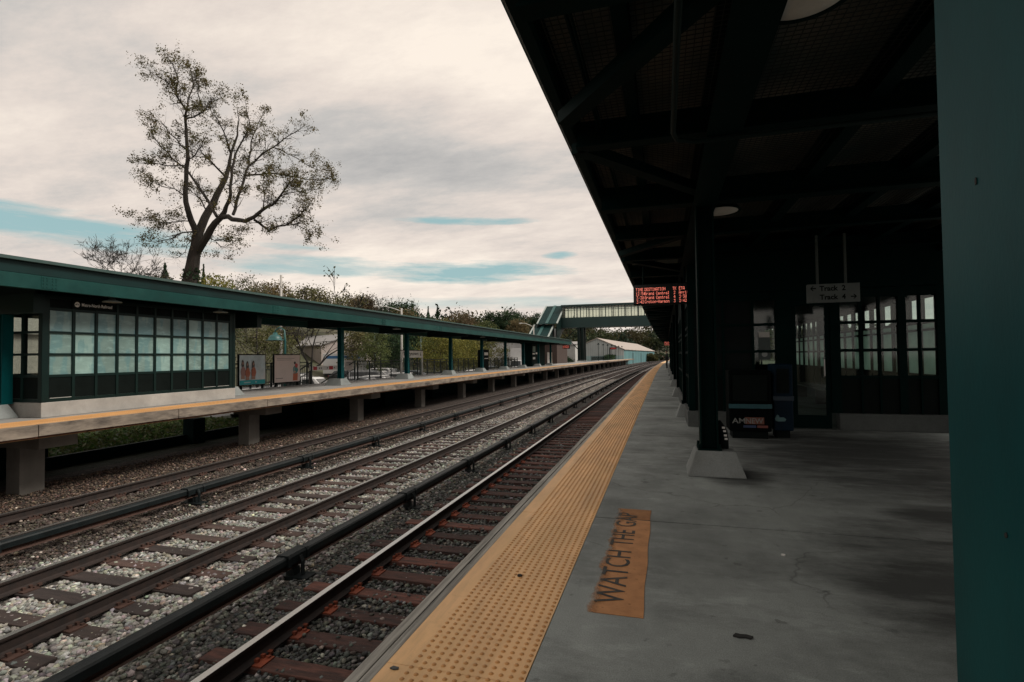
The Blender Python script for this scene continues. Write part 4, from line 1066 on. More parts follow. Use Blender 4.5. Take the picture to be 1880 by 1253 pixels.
flat(sh_, 'figure_skirt', [(20.330,.40),(20.350,.74),(20.665,.74),(20.646,.40)], 1, (.50,.12,.05))
flat(sh_, 'figure_shirt', blob_poly(20.498,.90,.17,.19,s=1), 2, (.04,.20,.19))
flat(sh_, 'figure_arm', blob_poly(20.409,.88,.06,.17,s=2), 3, (.16,.24,.24))
flat(sh_, 'figure_shoulder', blob_poly(20.567,1.08,.10,.10,s=3), 3, (.45,.05,.045))
flat(sh_, 'figure_head', blob_poly(20.458,1.20,.07,.065,s=4), 4, (.03,.02,.02))
flat(sh_, 'figure_hand', blob_poly(20.449,.79,.07,.04,s=5), 4, (.5,.3,.22))

ss = thing('station_sign', 'white station name sign reading Tarrytown on pale posts, far platform', 'sign', (-15.8, 31.5, ZL))
mb = MB(); mb.box(-15.84, -15.80, 29.9, 32.95, 1.37, 1.83); pn = mb.build('panel', SIGNW, ss)
mb = MB(); mb.box(-15.845, -15.795, 29.88, 32.97, 1.825, 1.86); mb.build('cap', BLACKP, ss)
mb = MB(); add_text(mb, 'Tarrytown', (-15.796, 30.1, 1.47), (0,1,0), (0,0,1), 2.15, .27, .012); mb.build('lettering', BLACKP, pn, fix=False)
mb = MB(); mb.lathe([(0,0),(.03,0),(.03,.004),(0,.004)], n=10); mb.v = [(-15.797+z, 32.62+x, 1.72+y) for x,y,z in mb.v]
mb.prism([(32.59,1.67),(32.65,1.67),(32.66,1.58),(32.72,1.50),(32.69,1.48),(32.62,1.55),(32.56,1.49),(32.53,1.51),(32.58,1.58)], 'x', -15.798, -15.794)
mb.build('access_symbol', BLACKP, pn)
for y in (30.0, 33.0):
    mb = MB(); mb.box(-15.90, -15.845, y-.07, y+.07, ZL, 1.80); mb.build('post', mat('pale_post', (.42,.42,.40), .6), ss)

RAILM = mat('railing_paint', (.006,.016,.016), .5, .3, 5)
def railing(label, x, y0, y1, pitch=1.2):
    t = thing('railing', label, 'railing', (x, y0, ZL), group='black railings at the back of the far platform')
    n = max(1, round((y1-y0)/pitch))
    for i in range(n+1):
        y = y0+(y1-y0)*i/n; mb = MB(); mb.box(x-.03, x+.03, y-.03, y+.03, ZL, ZL+1.06); mb.follow().build('post', RAILM, t)
    mb = MB(); mb.sweep([(x-.03,ZL+1.02),(x+.03,ZL+1.02),(x+.03,ZL+1.065),(x-.03,ZL+1.065)], [y0+(y1-y0)*i/12 for i in range(13)]); mb.build('top_rail', RAILM, t)
    mb = MB()
    for z in (.10,.88): mb.sweep([(x-.015,ZL+z-.02),(x+.015,ZL+z-.02),(x+.015,ZL+z+.02),(x-.015,ZL+z+.02)], [y0+(y1-y0)*i/12 for i in range(13)])
    y = y0
    while y < y1: mb.box(x-.008+bend(y), x+.008+bend(y), y-.008, y+.008, ZL+.10, ZL+.88); y += .13
    mb.build('baluster_panel', RAILM, t)
    return t
railing('black railing behind the advert boards on the far platform', -16.42, 14.4, 21.6)
railing('black railing between the stairs and the station name sign, cars behind it', -16.2, 25.6, 33.0)
railing('long black railing from the station name sign to the far buildings', -16.2, 33.3, 58.0)
st = thing('stair_railing', 'black handrails of the steps leading down off the far platform', 'handrail', (-16.6, 23.5, -1.5), group=None)
for x, y0, y1 in ((-16.3, 21.7, 21.7), (-16.3, 25.4, 25.4)):
    mb = MB(); y = y0
    mb.bar((-16.2,y,1.24),(-19.2,y,-.45),.05,.05); mb.bar((-16.2,y,.85),(-19.2,y,-.85),.03,.03)
    for k in range(5): mb.box(-16.25-.7*k-.03, -16.25-.7*k+.03, y-.03, y+.03, -1.5 if k else -1.5, 1.2-.395*k)
    k = 0
    while k < 26: xx = -16.3-.11*k; mb.box(xx-.008, xx+.008, y-.008, y+.008, .15-.0633*k*1.0, .83-.0623*k); k += 1
    mb.build('handrail', RAILM, st)
mb = MB()
for k in range(9): mb.box(-16.28-.33*(k+1), -16.28-.33*k, 21.9, 25.2, -1.5, ZL-.18*(k+1)+.0)
mb.build('steps', CONC_P, st)
mb = MB()
for y in (21.9,23.3,24.7): mb.box(-19.3,-19.24,y-.03,y+.03,-1.5,.9)
mb.box(-19.29,-19.25,21.9,24.7,.85,.9); mb.box(-19.29,-19.25,21.9,24.7,.2,.24)
yy = 21.9
while yy < 24.7: mb.box(-19.28,-19.26,yy-.008,yy+.008,-1.3,.85); yy += .14
mb.build('gate_screen', RAILM, st)
bn = thing('banner', 'white banner with red blocks tied to the stair railing of the far platform', 'banner', (-17, 24, .6))
REDP = mat('red_print', (.45,.03,.04), .5)
mb = MB(); mb.box(-17.02, -17.0, 22.6, 25.3, .78, 1.0); b_ = mb.build('sheet', WHITE, bn)
for a, b in ((22.85,23.15),(24.15,24.5)):
    mb = MB(); mb.box(-16.998, -16.994, a, b, .80, .98); mb.build('red_block', REDP, b_)
mb = MB()
for a in (22.7, 23.35, 23.5, 24.0, 24.62): mb.prism(blob_poly(a, .89, .04, .04), 'x', -16.998, -16.994)
mb.build('print_marks', DKGREY, b_)
mb = MB()
for y in (22.7, 25.2): mb.box(-17.05,-17.02,y-.03,y+.03,-1.5,1.1)
mb.build('post', RAILM, bn)
wn = thing('notice_board', 'pale notice on the stairs right of the red and white banner', 'notice', (-16.6, 25.2, .6))
mb = MB(); mb.box(-16.62, -16.6, 25.0, 25.75, .72, 1.28); mb.build('sheet', mat('pale_notice', (.55,.50,.47), .5), wn)
mb = MB(); mb.box(-16.598, -16.594, 25.1, 25.6, 1.12, 1.15); mb.box(-16.598, -16.594, 25.1, 25.5, 1.0, 1.02); mb.build('text_line', DKGREY, wn)
mb = MB(); mb.box(-16.65,-16.625,25.3,25.36,-1.5,1.2); mb.build('post', RAILM, wn)

# ------------------------------------------------------------------ footbridge
fb = thing('footbridge', 'green enclosed footbridge with a glazed upper band crossing the tracks', 'footbridge', (-8, 107, ZL))
BR = mat('bridge_green', (.002,.032,.030), .45, .2, .5, (.01,.035,.03), .4, .5)
BX0, BX1, BY0, BY1 = -19.6, 9.0, 105.0, 108.4
mb = MB(); mb.box(BX0, BX1, BY0, BY0+.25, 6.95, 9.0); mb.box(BX0, BX1, BY1-.25, BY1, 6.95, 9.0); mb.build('side_panel', BR, fb)
mb = MB(); mb.box(BX0, BX1, BY0+.26, BY1-.26, 7.0, 7.3); mb.build('floor', BR, fb)
mb = MB(); mb.box(BX0-.2, BX1, BY0-.25, BY1+.25, 11.15, 11.55); mb.build('roof', BR, fb)
mb = MB()
x = BX0; i = 0
while x < BX1:
    w = .16 if i % 2 == 0 else .07
    for y in (BY0+.04, BY1-.14):
        if y < BY0+1 or i % 4 == 0: mb.box(x-w/2, x+w/2, y, y+.1, 9.003, 11.147)
    x += .62; i += 1
for y in (BY0+.05, BY1-.13): mb.box(BX0, BX1, y, y+.08, 10.70, 10.80)
mb.build('mullions', BR, fb)
BP = [glass_mat('bridge_glass', (.90,.92,.87)), frosted_mat('bridge_frosted', (.86,.84,.72), .6)]
r = random.Random(8); x = BX0; i = 0
while x < BX1-.6:
    mb = MB(); mb.box(x+.08, x+1.16, BY0+.08, BY0+.09, 9.01, 11.14); mb.build('window', BP[1] if r.random() < .08 else BP[0], fb); x += 1.24
mb = MB(); mb.box(BX0+.1, BX1, BY1-.1, BY1-.09, 9.01, 11.14); mb.build('rear_window', BP[0], fb)
mb = MB(); mb.box(BX1, 14.0, BY0-.2, BY1+.2, ZL, 11.5); mb.build('right_tower', BR, fb)
for x in (-16.35, -15.55):
    for y in (105.4, 108.0):
        mb = MB(); mb.box(x-.24, x+.24, y-.24, y+.24, .45, 6.945); c_ = mb.build('column', GREEN_F, fb)
        mb = MB(); mb.frustum((x-.38,x+.38,y-.45,y+.45),(x-.3,x+.3,y-.35,y+.35),ZL,.45); mb.build('pedestal', CONC_PED, c_)
for a, b in (((-20.6,105.3,3.3),(-16.6,105.3,6.8)),((-20.2,105.3,6.6),(-16.6,105.3,2.7))):
    mb = MB(); mb.bar(a, b, .10, .16); mb.build('brace', GREEN_F, fb)
mb = MB(); mb.box(-20.9, -20.5, 105.0, 105.5, ZL, 7.2); mb.build('column', GREEN_F, fb)
# covered stair falling towards the camera in two runs, roofed in ribbed sheet
def stair_roof(y0, z0, y1, z1, xa, xb, name):
    th = mat('ribbed_roof', (.002,.026,.025), .6, .2, 1.0, spec=.2)
    mb = MB(); n = 18
    for k in range(n):
        a, b = k/n, (k+.8)/n
        ya, za, yb_, zb = y0+(y1-y0)*a, z0+(z1-z0)*a, y0+(y1-y0)*b, z0+(z1-z0)*b
        mb.add([(xa,ya,za),(xb,ya,za),(xb,yb_,zb),(xa,yb_,zb),(xa,ya,za-.12),(xb,ya,za-.12),(xb,yb_,zb-.12),(xa,yb_,zb-.12)],
               [(0,1,2,3),(7,6,5,4),(0,4,5,1),(1,5,6,2),(2,6,7,3),(3,7,4,0)])
    mb.add([(xa,y0,z0-.06),(xb,y0,z0-.06),(xb,y1,z1-.06),(xa,y1,z1-.06)], [(0,1,2,3)])
    p = mb.build(name, th, fb)
    tm = mat('pale_verge', (.34,.38,.36), .5)
    for x in (xa-.12, xb+.12):
        mb = MB(); mb.bar((x,y0,z0+.02),(x,y1,z1+.02),.26,.20); mb.build('verge_trim', tm, p)
    mb = MB(); mb.bar(((xa+xb)/2-.1,y0,z0+.06),((xa+xb)/2-.1,y1,z1+.06),.55,.10); mb.build('ridge_sheet', mat('ridge', (.02,.085,.08), .5), p)
stair_roof(108.4, 11.75, 99.6, 7.55, -23.4, -19.75, 'stair_roof')
stair_roof(101.0, 7.45, 93.5, 3.9, -24.2, -20.6, 'stair_roof')
mb = MB()
mb.prism([(108.4,7.0),(108.4,11.5),(99.6,7.3),(99.6,4.4)], 'x', -19.72, -19.62); mb.prism([(101,4.6),(101,7.2),(93.5,3.7),(93.5,.9)], 'x', -20.56, -20.46)
mb.prism([(108.4,7.0),(108.4,11.5),(99.6,7.3),(99.6,4.4)], 'x', -23.5, -23.4); mb.prism([(101,4.6),(101,7.2),(93.5,3.7),(93.5,.9)], 'x', -24.3, -24.2)
mb.build('stair_wall', GREEN_F, fb)
mb = MB(); mb.prism([(108.4,6.6),(108.4,7.0),(93.0,.2),(93.0,-.2)], 'x', -24.1, -20.0); mb.build('stair_flight', BR, fb)

# platform lamps beyond the bridge
def post_lamp():
    t = thing('platform_lamp', 'x', 'lamp post', (0,0,0), group='small post lamps on the far end of the left platform')
    mb = MB(); mb.tube([(0,0,0),(0,0,3.5),(.0,.0,3.7)], .05, 6); mb.build('post', GREEN_D, t)
    mb = MB(); mb.lathe([(0,.35),(.08,.33),(.12,.15),(.30,.02),(.32,0),(0,.04)], (0,0,3.45), 12); mb.build('shade', GREEN_D, t)
    return t
pp = post_lamp()
ORD = ['nearest', 'second', 'third', 'fourth', 'fifth', 'sixth', 'farthest']
for i in range(7):
    o = pp if i == 0 else copy_tree(pp); y = 112+7.0*i
    move(o, (-14.6+bend(y), y, ZL)); o['label'] = ORD[i]+' of the small green post lamps in a row beyond the footbridge'
railing('railing at the far end of the left platform, beyond the footbridge', -16.1, 112, 156, 2.2)

# things standing on the far platform under its canopy
hut = thing('platform_hut', 'dark glazed hut at the far end of the left canopy', 'hut', (-15.2, 62, ZL))
mb = MB(); mb.box(-16.0, -14.75, 59.0, 65.5, ZL, 2.75); mb.follow().build('wall', GREEN_D, hut)
mb = MB(); mb.box(-16.1, -14.65, 58.9, 65.6, 2.755, 2.85); mb.follow().build('roof', GREEN_D, hut)
for a, z0, z1 in ((59.3,1.55,1.72),(59.4,1.0,1.25),(60.7,1.6,1.8)):
    mb = MB(); mb.box(-14.745, -14.74, a, a+1.1, z0, z1); mb.follow().build('notice', SIGNW, hut)
mb = MB(); mb.box(-14.746, -14.742, 59.4, 60.6, 1.85, 2.5); mb.follow().build('window', FROST, hut)
for y, m, lb in ((67.3, SIGNW, 'white poster panel standing beside the dark hut on the far platform'), (68.9, mat('cream_poster', (.55,.47,.38), .5), 'cream poster panel standing right of the white one on the far platform')):
    t = thing('poster_panel', lb, 'poster', (-14.7+bend(y), y, ZL), group='poster panels near the dark hut')
    mb = MB(); mb.box(-14.75, -14.70, y-.55, y+.55, .35, 1.85); mb.follow().build('sheet', m, t)
    mb = MB(); mb.box(-14.76, -14.71, y-.4, y-.3, ZL, .349); mb.box(-14.76,-14.71,y+.3,y+.4,ZL,.349); mb.follow().build('foot', BLACKP, t)
bw = thing('brick_hut', 'dark brown hut between the left canopy end and the bridge columns', 'hut', (-17.2, 84, ZL))
mb = MB(); mb.box(-19.0, -16.3, 80, 88, -1.4, 3.2); mb.follow().build('wall', mat('brown_brick', (.05,.032,.026), .8, .3, 6), bw)
mb = MB(); mb.box(-19.2, -16.1, 79.8, 88.2, 3.203, 3.4); mb.follow().build('roof', BLACKP, bw)
tm_ = thing('ticket_machine', 'dark ticket machine with white panels on the far platform', 'ticket machine', (-15.9, 46, ZL))
mb = MB(); mb.box(-16.05, -15.5, 44.6, 46.0, ZL, 2.0); mb.follow().build('case', BLACKP, tm_, bevel=.02)
mb = MB(); mb.box(-15.497, -15.492, 44.8, 45.8, 1.5, 1.75); mb.follow().build('screen', SIGNW, tm_)
mb = MB(); mb.box(-15.497, -15.492, 44.8, 45.8, 1.18, 1.24); mb.follow().build('slot', SIGNW, tm_)
print('platforms done')

# ------------------------------------------------------------------ trees
def leaf_cards(P, size, rng, flat=0.0):
    """one small leaf-spray quad per point of P, turned at random"""
    n = len(P)
    a = rng.normal(0,1,(n,3)); a /= np.linalg.norm(a,axis=1)[:,None]
    b = rng.normal(0,1,(n,3)); b -= a*(a*b).sum(1)[:,None]; b /= np.linalg.norm(b,axis=1)[:,None]
    s = size*rng.uniform(.5,1.3,(n,1)); q = rng.uniform(.45,.9,(n,1))
    V = np.stack([P-a*s-b*s*q*.3, P+b*s*q, P+a*s+b*s*q*.2, P-b*s*q], 1).reshape(-1,3)
    return V, np.arange(n*4).reshape(-1,4)
def crown_points(c, rx, ry, rz, nclump, per, rng, cr=0.30, shell=0.55):
    """leaf positions gathered in clumps through an uneven crown"""
    d = rng.normal(0,1,(nclump,3)); d /= np.linalg.norm(d,axis=1)[:,None]
    rad = rng.uniform(shell,1.0,(nclump,1))*rng.uniform(.75,1.12,(nclump,1))
    C = np.array(c)+d*rad*np.array([rx,ry,rz])
    C[:,2] = np.maximum(C[:,2], c[2]-rz*.85)
    n = rng.poisson(per, nclump)+3
    idx = np.repeat(np.arange(nclump), n)
    rr = cr*min(rx,ry,rz)*rng.uniform(.6,1.4,(nclump,1))
    P = C[idx] + rng.normal(0,1,(len(idx),3))*rr[idx]*np.array([1,1,.65])
    return P, idx, C
def tint(idx, cols, rng, jit=.22):
    k = idx.max()+1
    base = np.array(cols)[rng.integers(0,len(cols),k)]*np.exp(rng.normal(0,jit,(k,1)))
    c = base[idx]*np.exp(rng.normal(0,.16,(len(idx),1)))
    return np.repeat(np.clip(c,0.004,.6),4,0)
def branch(mb, p, d, L, r, depth, rg, tips, spread=.6, up=.15, seg=4, n=5, rmin=0.0):
    pts = [Vector(p)]; rad = [r]; d = Vector(d).normalized()
    for i in range(seg):
        d = (d + Vector((rg.gauss(0,.16),rg.gauss(0,.16),rg.gauss(0,.12)+up*.25))).normalized()
        pts.append(pts[-1]+d*(L/seg)); rad.append(max(r*(1-.55*(i+1)/seg), rmin))
    mb.tube(pts, rad, n if depth > 1 else 4)
    if depth == 0:
        tips.extend(pts[1:]); return
    k = rg.choice((2,3,3,4))
    for i in range(k):
        t = rg.uniform(.35,1.0); j = min(seg, max(1,int(t*seg+.5)))
        nd = (d + Vector((rg.gauss(0,spread),rg.gauss(0,spread),rg.gauss(0,spread*.8)+up))).normalized()
        branch(mb, pts[j], nd, L*rg.uniform(.5,.78), rad[j]*.62, depth-1, rg, tips, spread, up, seg, n, rmin)
    tips.append(pts[-1])
def tree(label, x, y, zb, zt, r, cols, seed, group, leaf=.32, clumps=70, per=16, name='tree', trunkfrac=.35, squash=1.0, bark=BARK, shape='round', dens=1.0):
    rng = np.random.default_rng(seed); rg = random.Random(seed)
    t = thing(name, label, 'tree' if name != 'shrub' else 'shrub', (x,y,zb), group=group)
    h = zt-zb; zc = zb + h*(trunkfrac+ (1-trunkfrac)*.5); rz = h*(1-trunkfrac)*.46; leaf *= .60; per *= 2.2; clumps = int(clumps*1.35)
    if shape == 'cone':
        nn = int(clumps*per*dens); u = rng.uniform(0,1,nn)**.7; a = rng.uniform(0,2*PI,nn); z = zb+h*.12+(h*.88)*(1-u)
        tier = .75+.35*np.sin((1-u)*26)
        rr = r*u*rng.uniform(.35,1.0,nn)*tier
        P = np.stack([x+rr*np.cos(a), y+rr*np.sin(a), z-rr*.25],1); idx = (u*12).astype(int)*5+(a/1.3).astype(int); C = []
    else:
        P, idx, C = crown_points((x,y,zc), r, r, rz, clumps, per*dens, rng, .21)
    mb = MB(); pts = [(x,y,zb-.5)]; k = 5
    for i in range(1,k+1): pts.append((x+rg.gauss(0,.05)*r, y+rg.gauss(0,.05)*r, zb+h*(.80 if shape != 'cone' else .95)*i/k))
    r0 = max(.08, h*.017); mb.tube(pts, [r0*(1-.75*i/k) for i in range(k+1)], 7)
    for c in list(C)[:12]:
        p0 = Vector(pts[rg.choice((2,3,4))]); c = Vector(c); mid = p0.lerp(c,.55)+Vector((0,0,rg.uniform(-.03,.06)*h))
        mb.tube([p0, mid, c], [r0*.38, r0*.24, r0*.08], 5)
    mb.build('trunk', bark, t, smooth=True)
    V, F = leaf_cards(P, leaf, rng)
    raw_mesh('crown', V, F, LEAF, tint(idx, cols, rng), parent=t)
    return t
def bare_tree(label, x, y, zb, zt, seed, cols, group, depth=4, nleaf=0, leaf=.2, name='bare_tree', spread=.55, up=.2, lean=(0,0)):
    rg = random.Random(seed); rng = np.random.default_rng(seed)
    t = thing(name, label, 'tree', (x,y,zb), group=group); h = zt-zb; tips = []; mb = MB()
    r0 = h*.013
    mb.tube([(x,y,zb-.5),(x+lean[0]*.5,y+lean[1]*.5,zb+h*.16),(x+lean[0],y+lean[1],zb+h*.3)], [r0*1.2,r0,r0*.85], 7)
    for k in range(4):
        a = 2*PI*k/4+rg.uniform(-.5,.5)
        branch(mb, (x+lean[0],y+lean[1],zb+h*.28), (math.cos(a)*.65,math.sin(a)*.65,1), h*.36, r0*.6, depth, rg, tips, spread, up, 4, 5, .016)
    mb.build('trunk', BARK, t)
    if nleaf:
        T = np.array([tuple(p) for p in tips]); P = T[rng.integers(0,len(T),nleaf)]+rng.normal(0,.12,(nleaf,3))*h*.15
        V, F = leaf_cards(P, leaf, rng); raw_mesh('crown', V, F, LEAF, tint(np.arange(nleaf)//12, cols, rng), parent=t)
    return t
OL, DK, YG, BR_, RD, LG = [(.115,.118,.044),(.138,.125,.056)], [(.026,.056,.026),(.040,.066,.030)], [(.19,.175,.040),(.13,.14,.035)], [(.155,.118,.056),(.128,.104,.052)], [(.122,.085,.048),(.105,.084,.048)], [(.125,.145,.05),(.09,.115,.042)]

# the tall tree that stands over the canopy
def big_tree():
    D = 50.0; cam_p = Vector((0,0,1.4))
    def W(u, v, dd=0.0):
        # points of the limbs, measured on a vertical plane fifty metres off through the trunk, then pushed nearer or farther
        u = 240+u/2.847; v = 80+v/2.847
        return cam_p + ((u-940)/970*_R - (v-626.5)/970*_U + _F)*(D+dd)
    base = W(318,1215); base.z = 6.0
    t = thing('tall_tree', 'tall lone tree with forked leaning limbs and sparse leaves rising above the left canopy', 'tree', tuple(base))
    rg = random.Random(3); rng = np.random.default_rng(3); mb = MB(); tips = []
    k = D/970/2.847
    limbs = [  # (points on the plane, depth offsets, radii in zoomed px)
        ([(305,1300),(312,1215),(330,1110),(347,1010)], [0,0,0,0], [42,36,30,27]),
        ([(347,1010),(315,925),(288,830),(290,720),(299,600),(291,480),(285,395),(291,350)], [0,-.6,-1.2,-1.5,-1.8,-2,-2.2,-2.4], [18,15,12.5,10.5,9,7.5,6,5]),
        ([(291,350),(264,312),(240,270),(247,200),(225,130),(203,88)], [-2.4,-2.8,-3,-3.2,-3,-3], [5,4.5,4,3,2,1.2]),
        ([(291,350),(300,290),(325,230),(318,160),(300,110)], [-2.4,-2,-1.6,-1.4,-1], [4.5,4,3,2,1.2]),
        ([(285,398),(330,385),(378,360),(410,310),(440,285)], [-2.2,-1.5,-1,-.5,0], [4.5,4,3.2,2.2,1.2]),
        ([(378,360),(365,300),(350,240),(365,190)], [-1,-.5,0,.4], [3,2.5,2,1]),
        ([(240,240),(190,205),(140,170),(100,145)], [-3,-3.4,-3.7,-4], [2.5,2,1.5,.8]),
        ([(345,1015),(372,950),(402,885),(450,790),(498,700),(525,570),(558,480),(566,400),(556,330)], [0,.5,1,1.6,2.1,2.6,3,3.2,3.4], [22,21,19,16,12,7,5,3,1.2]),
        ([(525,580),(500,500),(470,430),(430,370)], [2.6,1.8,1.2,.6], [6,4,2.8,1.2]),
        ([(498,700),(440,640),(390,590),(350,540)], [2.1,1.4,.6,0], [6,4.5,3,1.5]),
        ([(350,1085),(385,1030),(420,970),(470,912),(500,850),(522,790),(528,700),(540,620),(556,560),(600,480),(620,400),(600,310)], [0,-.6,-1.2,-2,-2.3,-2.6,-2.6,-2.5,-2.3,-2,-1.8,-1.5], [21,19,17,14,9,7.5,6.5,5.5,4.5,3.2,2,1]),
        ([(470,910),(510,905),(550,922),(600,930),(645,908),(690,870),(740,845),(780,800),(815,750),(852,712)], [-2,-2.6,-3,-3.5,-4,-4.2,-4.4,-4.6,-4.8,-5], [13,12,11,10,9,7.5,6,5,3.5,2]),
        ([(645,922),(690,955),(722,978),(770,955),(830,940),(880,905),(930,855),(960,800)], [-3.6,-3,-2.6,-2.2,-1.8,-1.4,-1,-.6], [7,6.5,6,5,4,3,2,1]),
        ([(830,940),(880,955),(940,985),(980,990)], [-1.8,-1.5,-1.2,-1], [2.5,2,1.5,.8]),
        ([(535,895),(552,830),(572,770),(595,700),(618,640),(670,595),(740,545),(800,500),(860,465),(910,430)], [-2.6,-2,-1.4,-.8,-.2,.4,.9,1.3,1.6,2], [8,7.5,7,6.5,6,5,4,3,2.2,1]),
        ([(618,640),(628,560),(640,480),(665,420),(690,375)], [-.2,.4,1,1.4,1.8], [5,4,3,2,1]),
        ([(600,690),(680,685),(760,680),(850,695),(930,712),(1000,715),(1050,705)], [-.8,0,.6,1.2,1.6,2,2.3], [5,4.5,4,3.2,2.4,1.5,.8]),
        ([(740,545),(790,560),(850,590),(930,640),(1000,670)], [.9,1.2,1.6,2,2.4], [3,2.5,2,1.4,.8]),
        ([(450,905),(420,850),(372,775),(320,700),(280,650),(220,605),(160,545),(110,480),(95,400)], [-2,-1.4,-.8,-.2,.3,.8,1.3,1.7,2], [8,7,6.5,5.5,5,4,3,2,1]),
        ([(290,640),(230,640),(150,630),(90,625),(40,630)], [-1.6,-1.2,-.8,-.4,0], [3.5,3,2.2,1.5,.8]),
        ([(298,610),(340,580),(370,540),(390,490)], [-1.8,-2.2,-2.6,-3], [3.5,3,2,1]),
        ([(295,560),(240,500),(190,450),(150,400)], [-1.9,-1.4,-1,-.6], [3.5,2.8,2,1]),
        ([(288,800),(230,760),(170,750),(130,730)], [-1.2,-1.6,-2,-2.3], [3,2.4,1.6,.8]),
        ([(310,930),(260,930),(180,940),(110,925),(50,910)], [-.6,-1,-1.3,-1.6,-2], [3,2.4,1.8,1.2,.7]),
        ([(320,985),(270,990),(220,1020),(150,1035),(110,1045)], [-.3,-.8,-1.2,-1.6,-2], [4,3,2.4,1.6,.9]),
        ([(318,1030),(285,1090),(255,1115),(235,1125)], [0,-.4,-.8,-1], [2,1.6,1.2,.7]),
        ([(400,1010),(440,1030),(490,1020),(540,1010),(600,1000)], [.4,.8,1.2,1.5,1.8], [3,2.4,2,1.4,.8]),
        ([(440,1030),(470,1060),(510,1075)], [.8,1,1.2], [1.8,1.3,.7]),
        ([(690,870),(700,800),(690,740),(720,690)], [-4.2,-3.6,-3,-2.6], [3,2.4,1.8,1]),
        ([(780,800),(840,780),(900,770),(950,760)], [-4.6,-4.2,-3.8,-3.4], [2.5,2,1.4,.8]),
        ([(402,885),(370,820),(340,790),(310,765)], [1,1.5,2,2.4], [4,3,2,1]),
    ]
    for pts, dz, rad in limbs:
        P = [W(u,v,d) for (u,v),d in zip(pts,dz)]
        # round the corners off
        Q = [P[0]]; RR = [rad[0]*k]
        for i in range(1,len(P)):
            m = P[i-1].lerp(P[i],.5)+Vector((rg.gauss(0,.05),rg.gauss(0,.05),rg.gauss(0,.05)))
            Q += [m, P[i]]; RR += [(rad[i-1]+rad[i])*.5*k, rad[i]*k]
        mb.tube(Q, RR, 9 if rad[0] > 12 else 6)
        if rad[0] < 22:
            for i in range(1, len(Q)):
                if RR[i] < 8*k and not (rad[0] == 18 and i < 10):
                    for _ in range(2 if RR[i] > 4*k else 3):
                        d = (Q[i]-Q[i-1]).normalized()+Vector((rg.gauss(0,.8),rg.gauss(0,.8),rg.gauss(.15,.7)))
                        branch(mb, Q[i], d, rg.uniform(.65,1.35)*(.75 if Q[i].x < base.x-1.5 else 1.0), min(RR[i]*.5,.04), 2, rg, tips, .7, .12, 3, 4)
    mb.build('trunk', mat('tall_tree_bark', (.030,.023,.018), .9, .4, 3, (.02,.022,.015), .8, .6, .8, 8, (3,3,.7), bdist=.08), t)
    T = np.array([tuple(p) for p in tips]); T = T[T[:,2] > W(0,1120).z]
    n = 52000; ii = rng.integers(0,len(T),n)
    cell = np.floor(T/np.array([1.1,1.1,.9])).astype(int); hsh = (cell[:,0]*73856093 ^ cell[:,1]*19349663 ^ cell[:,2]*83492791) % 997
    keep = hsh < 640
    ii = ii[keep[ii]]
    P = T[ii]+rng.normal(0,.13,(len(ii),3))
    V, F = leaf_cards(P, .074, rng)
    cols = np.array([(.105,.088,.030),(.110,.080,.034),(.085,.085,.030)])
    kc = cols[rng.integers(0,3,len(T))]*np.exp(rng.normal(0,.25,(len(T),1)))
    raw_mesh('crown', V, F, LEAF, np.repeat(kc[ii],4,0), parent=t)
    # ivy and a cut stub at the foot
    n = 420; a = rng.uniform(0,2*PI,n); zz = .5*rng.uniform(0,1,n)**1.7
    b0, b1 = W(305,1300), W(335,1060)
    Pv = np.array([tuple(b0.lerp(b1,float(q))) for q in zz]) + np.stack([np.cos(a),np.sin(a),0*a],1)*(.62+rng.uniform(0,.35,(n,1)))*(1-.45*zz[:,None])
    V, F = leaf_cards(Pv, .16, rng); raw_mesh('ivy', V, F, LEAF, tint(np.arange(n)//10, DK, rng), parent=t)
big_tree()
G1 = 'trees on the slope behind the left canopy'
bare_tree('small leafless tree behind the left canopy, left of the tall tree', -61.4, 46.5, 5.0, 15.4, 5, OL, G1, 5, 0, .14, 'bare_tree', .6, .14)
def T(*a, **k): tree(*a, **k)
T('dark green pine top just left of the tall tree', -63.3, 54.3, 5, 14.2, 2.8, DK, 21, G1, .3, 60, 14, 'pine_tree', shape='cone')
T('wide low olive bush at the foot of the tall tree, on its left', -60.5, 49.5, 5, 12.4, 3.2, [(.06,.055,.03)], 22, G1, .26, 50, 16)
T('yellow green bush at the foot of the tall tree', -48.0, 46.6, 3, 11.1, 2.5, YG, 23, G1, .22, 60, 22)
T('pale airy tree right of the tall tree', -55.5, 60.2, 4, 13.4, 3.0, [(.12,.12,.06),(.09,.095,.05)], 24, G1, .2, 60, 14)
T('second dark conifer, half hidden at the foot of the tall tree', -50.2, 47.9, 4, 12.3, 1.0, DK, 25, G1, .2, 40, 14, 'pine_tree', shape='cone')
T('round russet crowned tree above the left canopy', -67.9, 79.0, 3, 15.7, 4.4, BR_, 26, G1, .28, 120, 22)
T('broad olive tree right of the round russet one', -60.4, 81.1, 3, 14.6, 4.6, OL, 27, G1, .28, 120, 18)
T('smaller olive tree between the broad olive and the dark russet tree', -57.1, 87.3, 3, 13.6, 4.4, OL, 28, G1, .28, 100, 18)
T('dark russet tree left of the cobra head street lamp', -51.9, 83.6, 3, 13.0, 2.6, RD, 29, G1, .26, 90, 18)
bare_tree('thin leafless tree left of the cobra head street lamp', -48.2, 84.7, 3, 12.4, 30, OL, G1, 4, 0, .14)
T('dark green domed tree behind the cobra head street lamp', -53.6, 98.7, 2, 13.6, 4.2, DK, 31, G1, .3, 110, 20)
bare_tree('pair of bare tops above the dark domed tree', -54.0, 101, 2, 14.6, 47, OL, G1, 4, 0, .14)
T('brown tree in front of the dark domed tree', -50.5, 96.5, 2, 11.2, 3.4, BR_, 32, G1, .3, 80, 20)
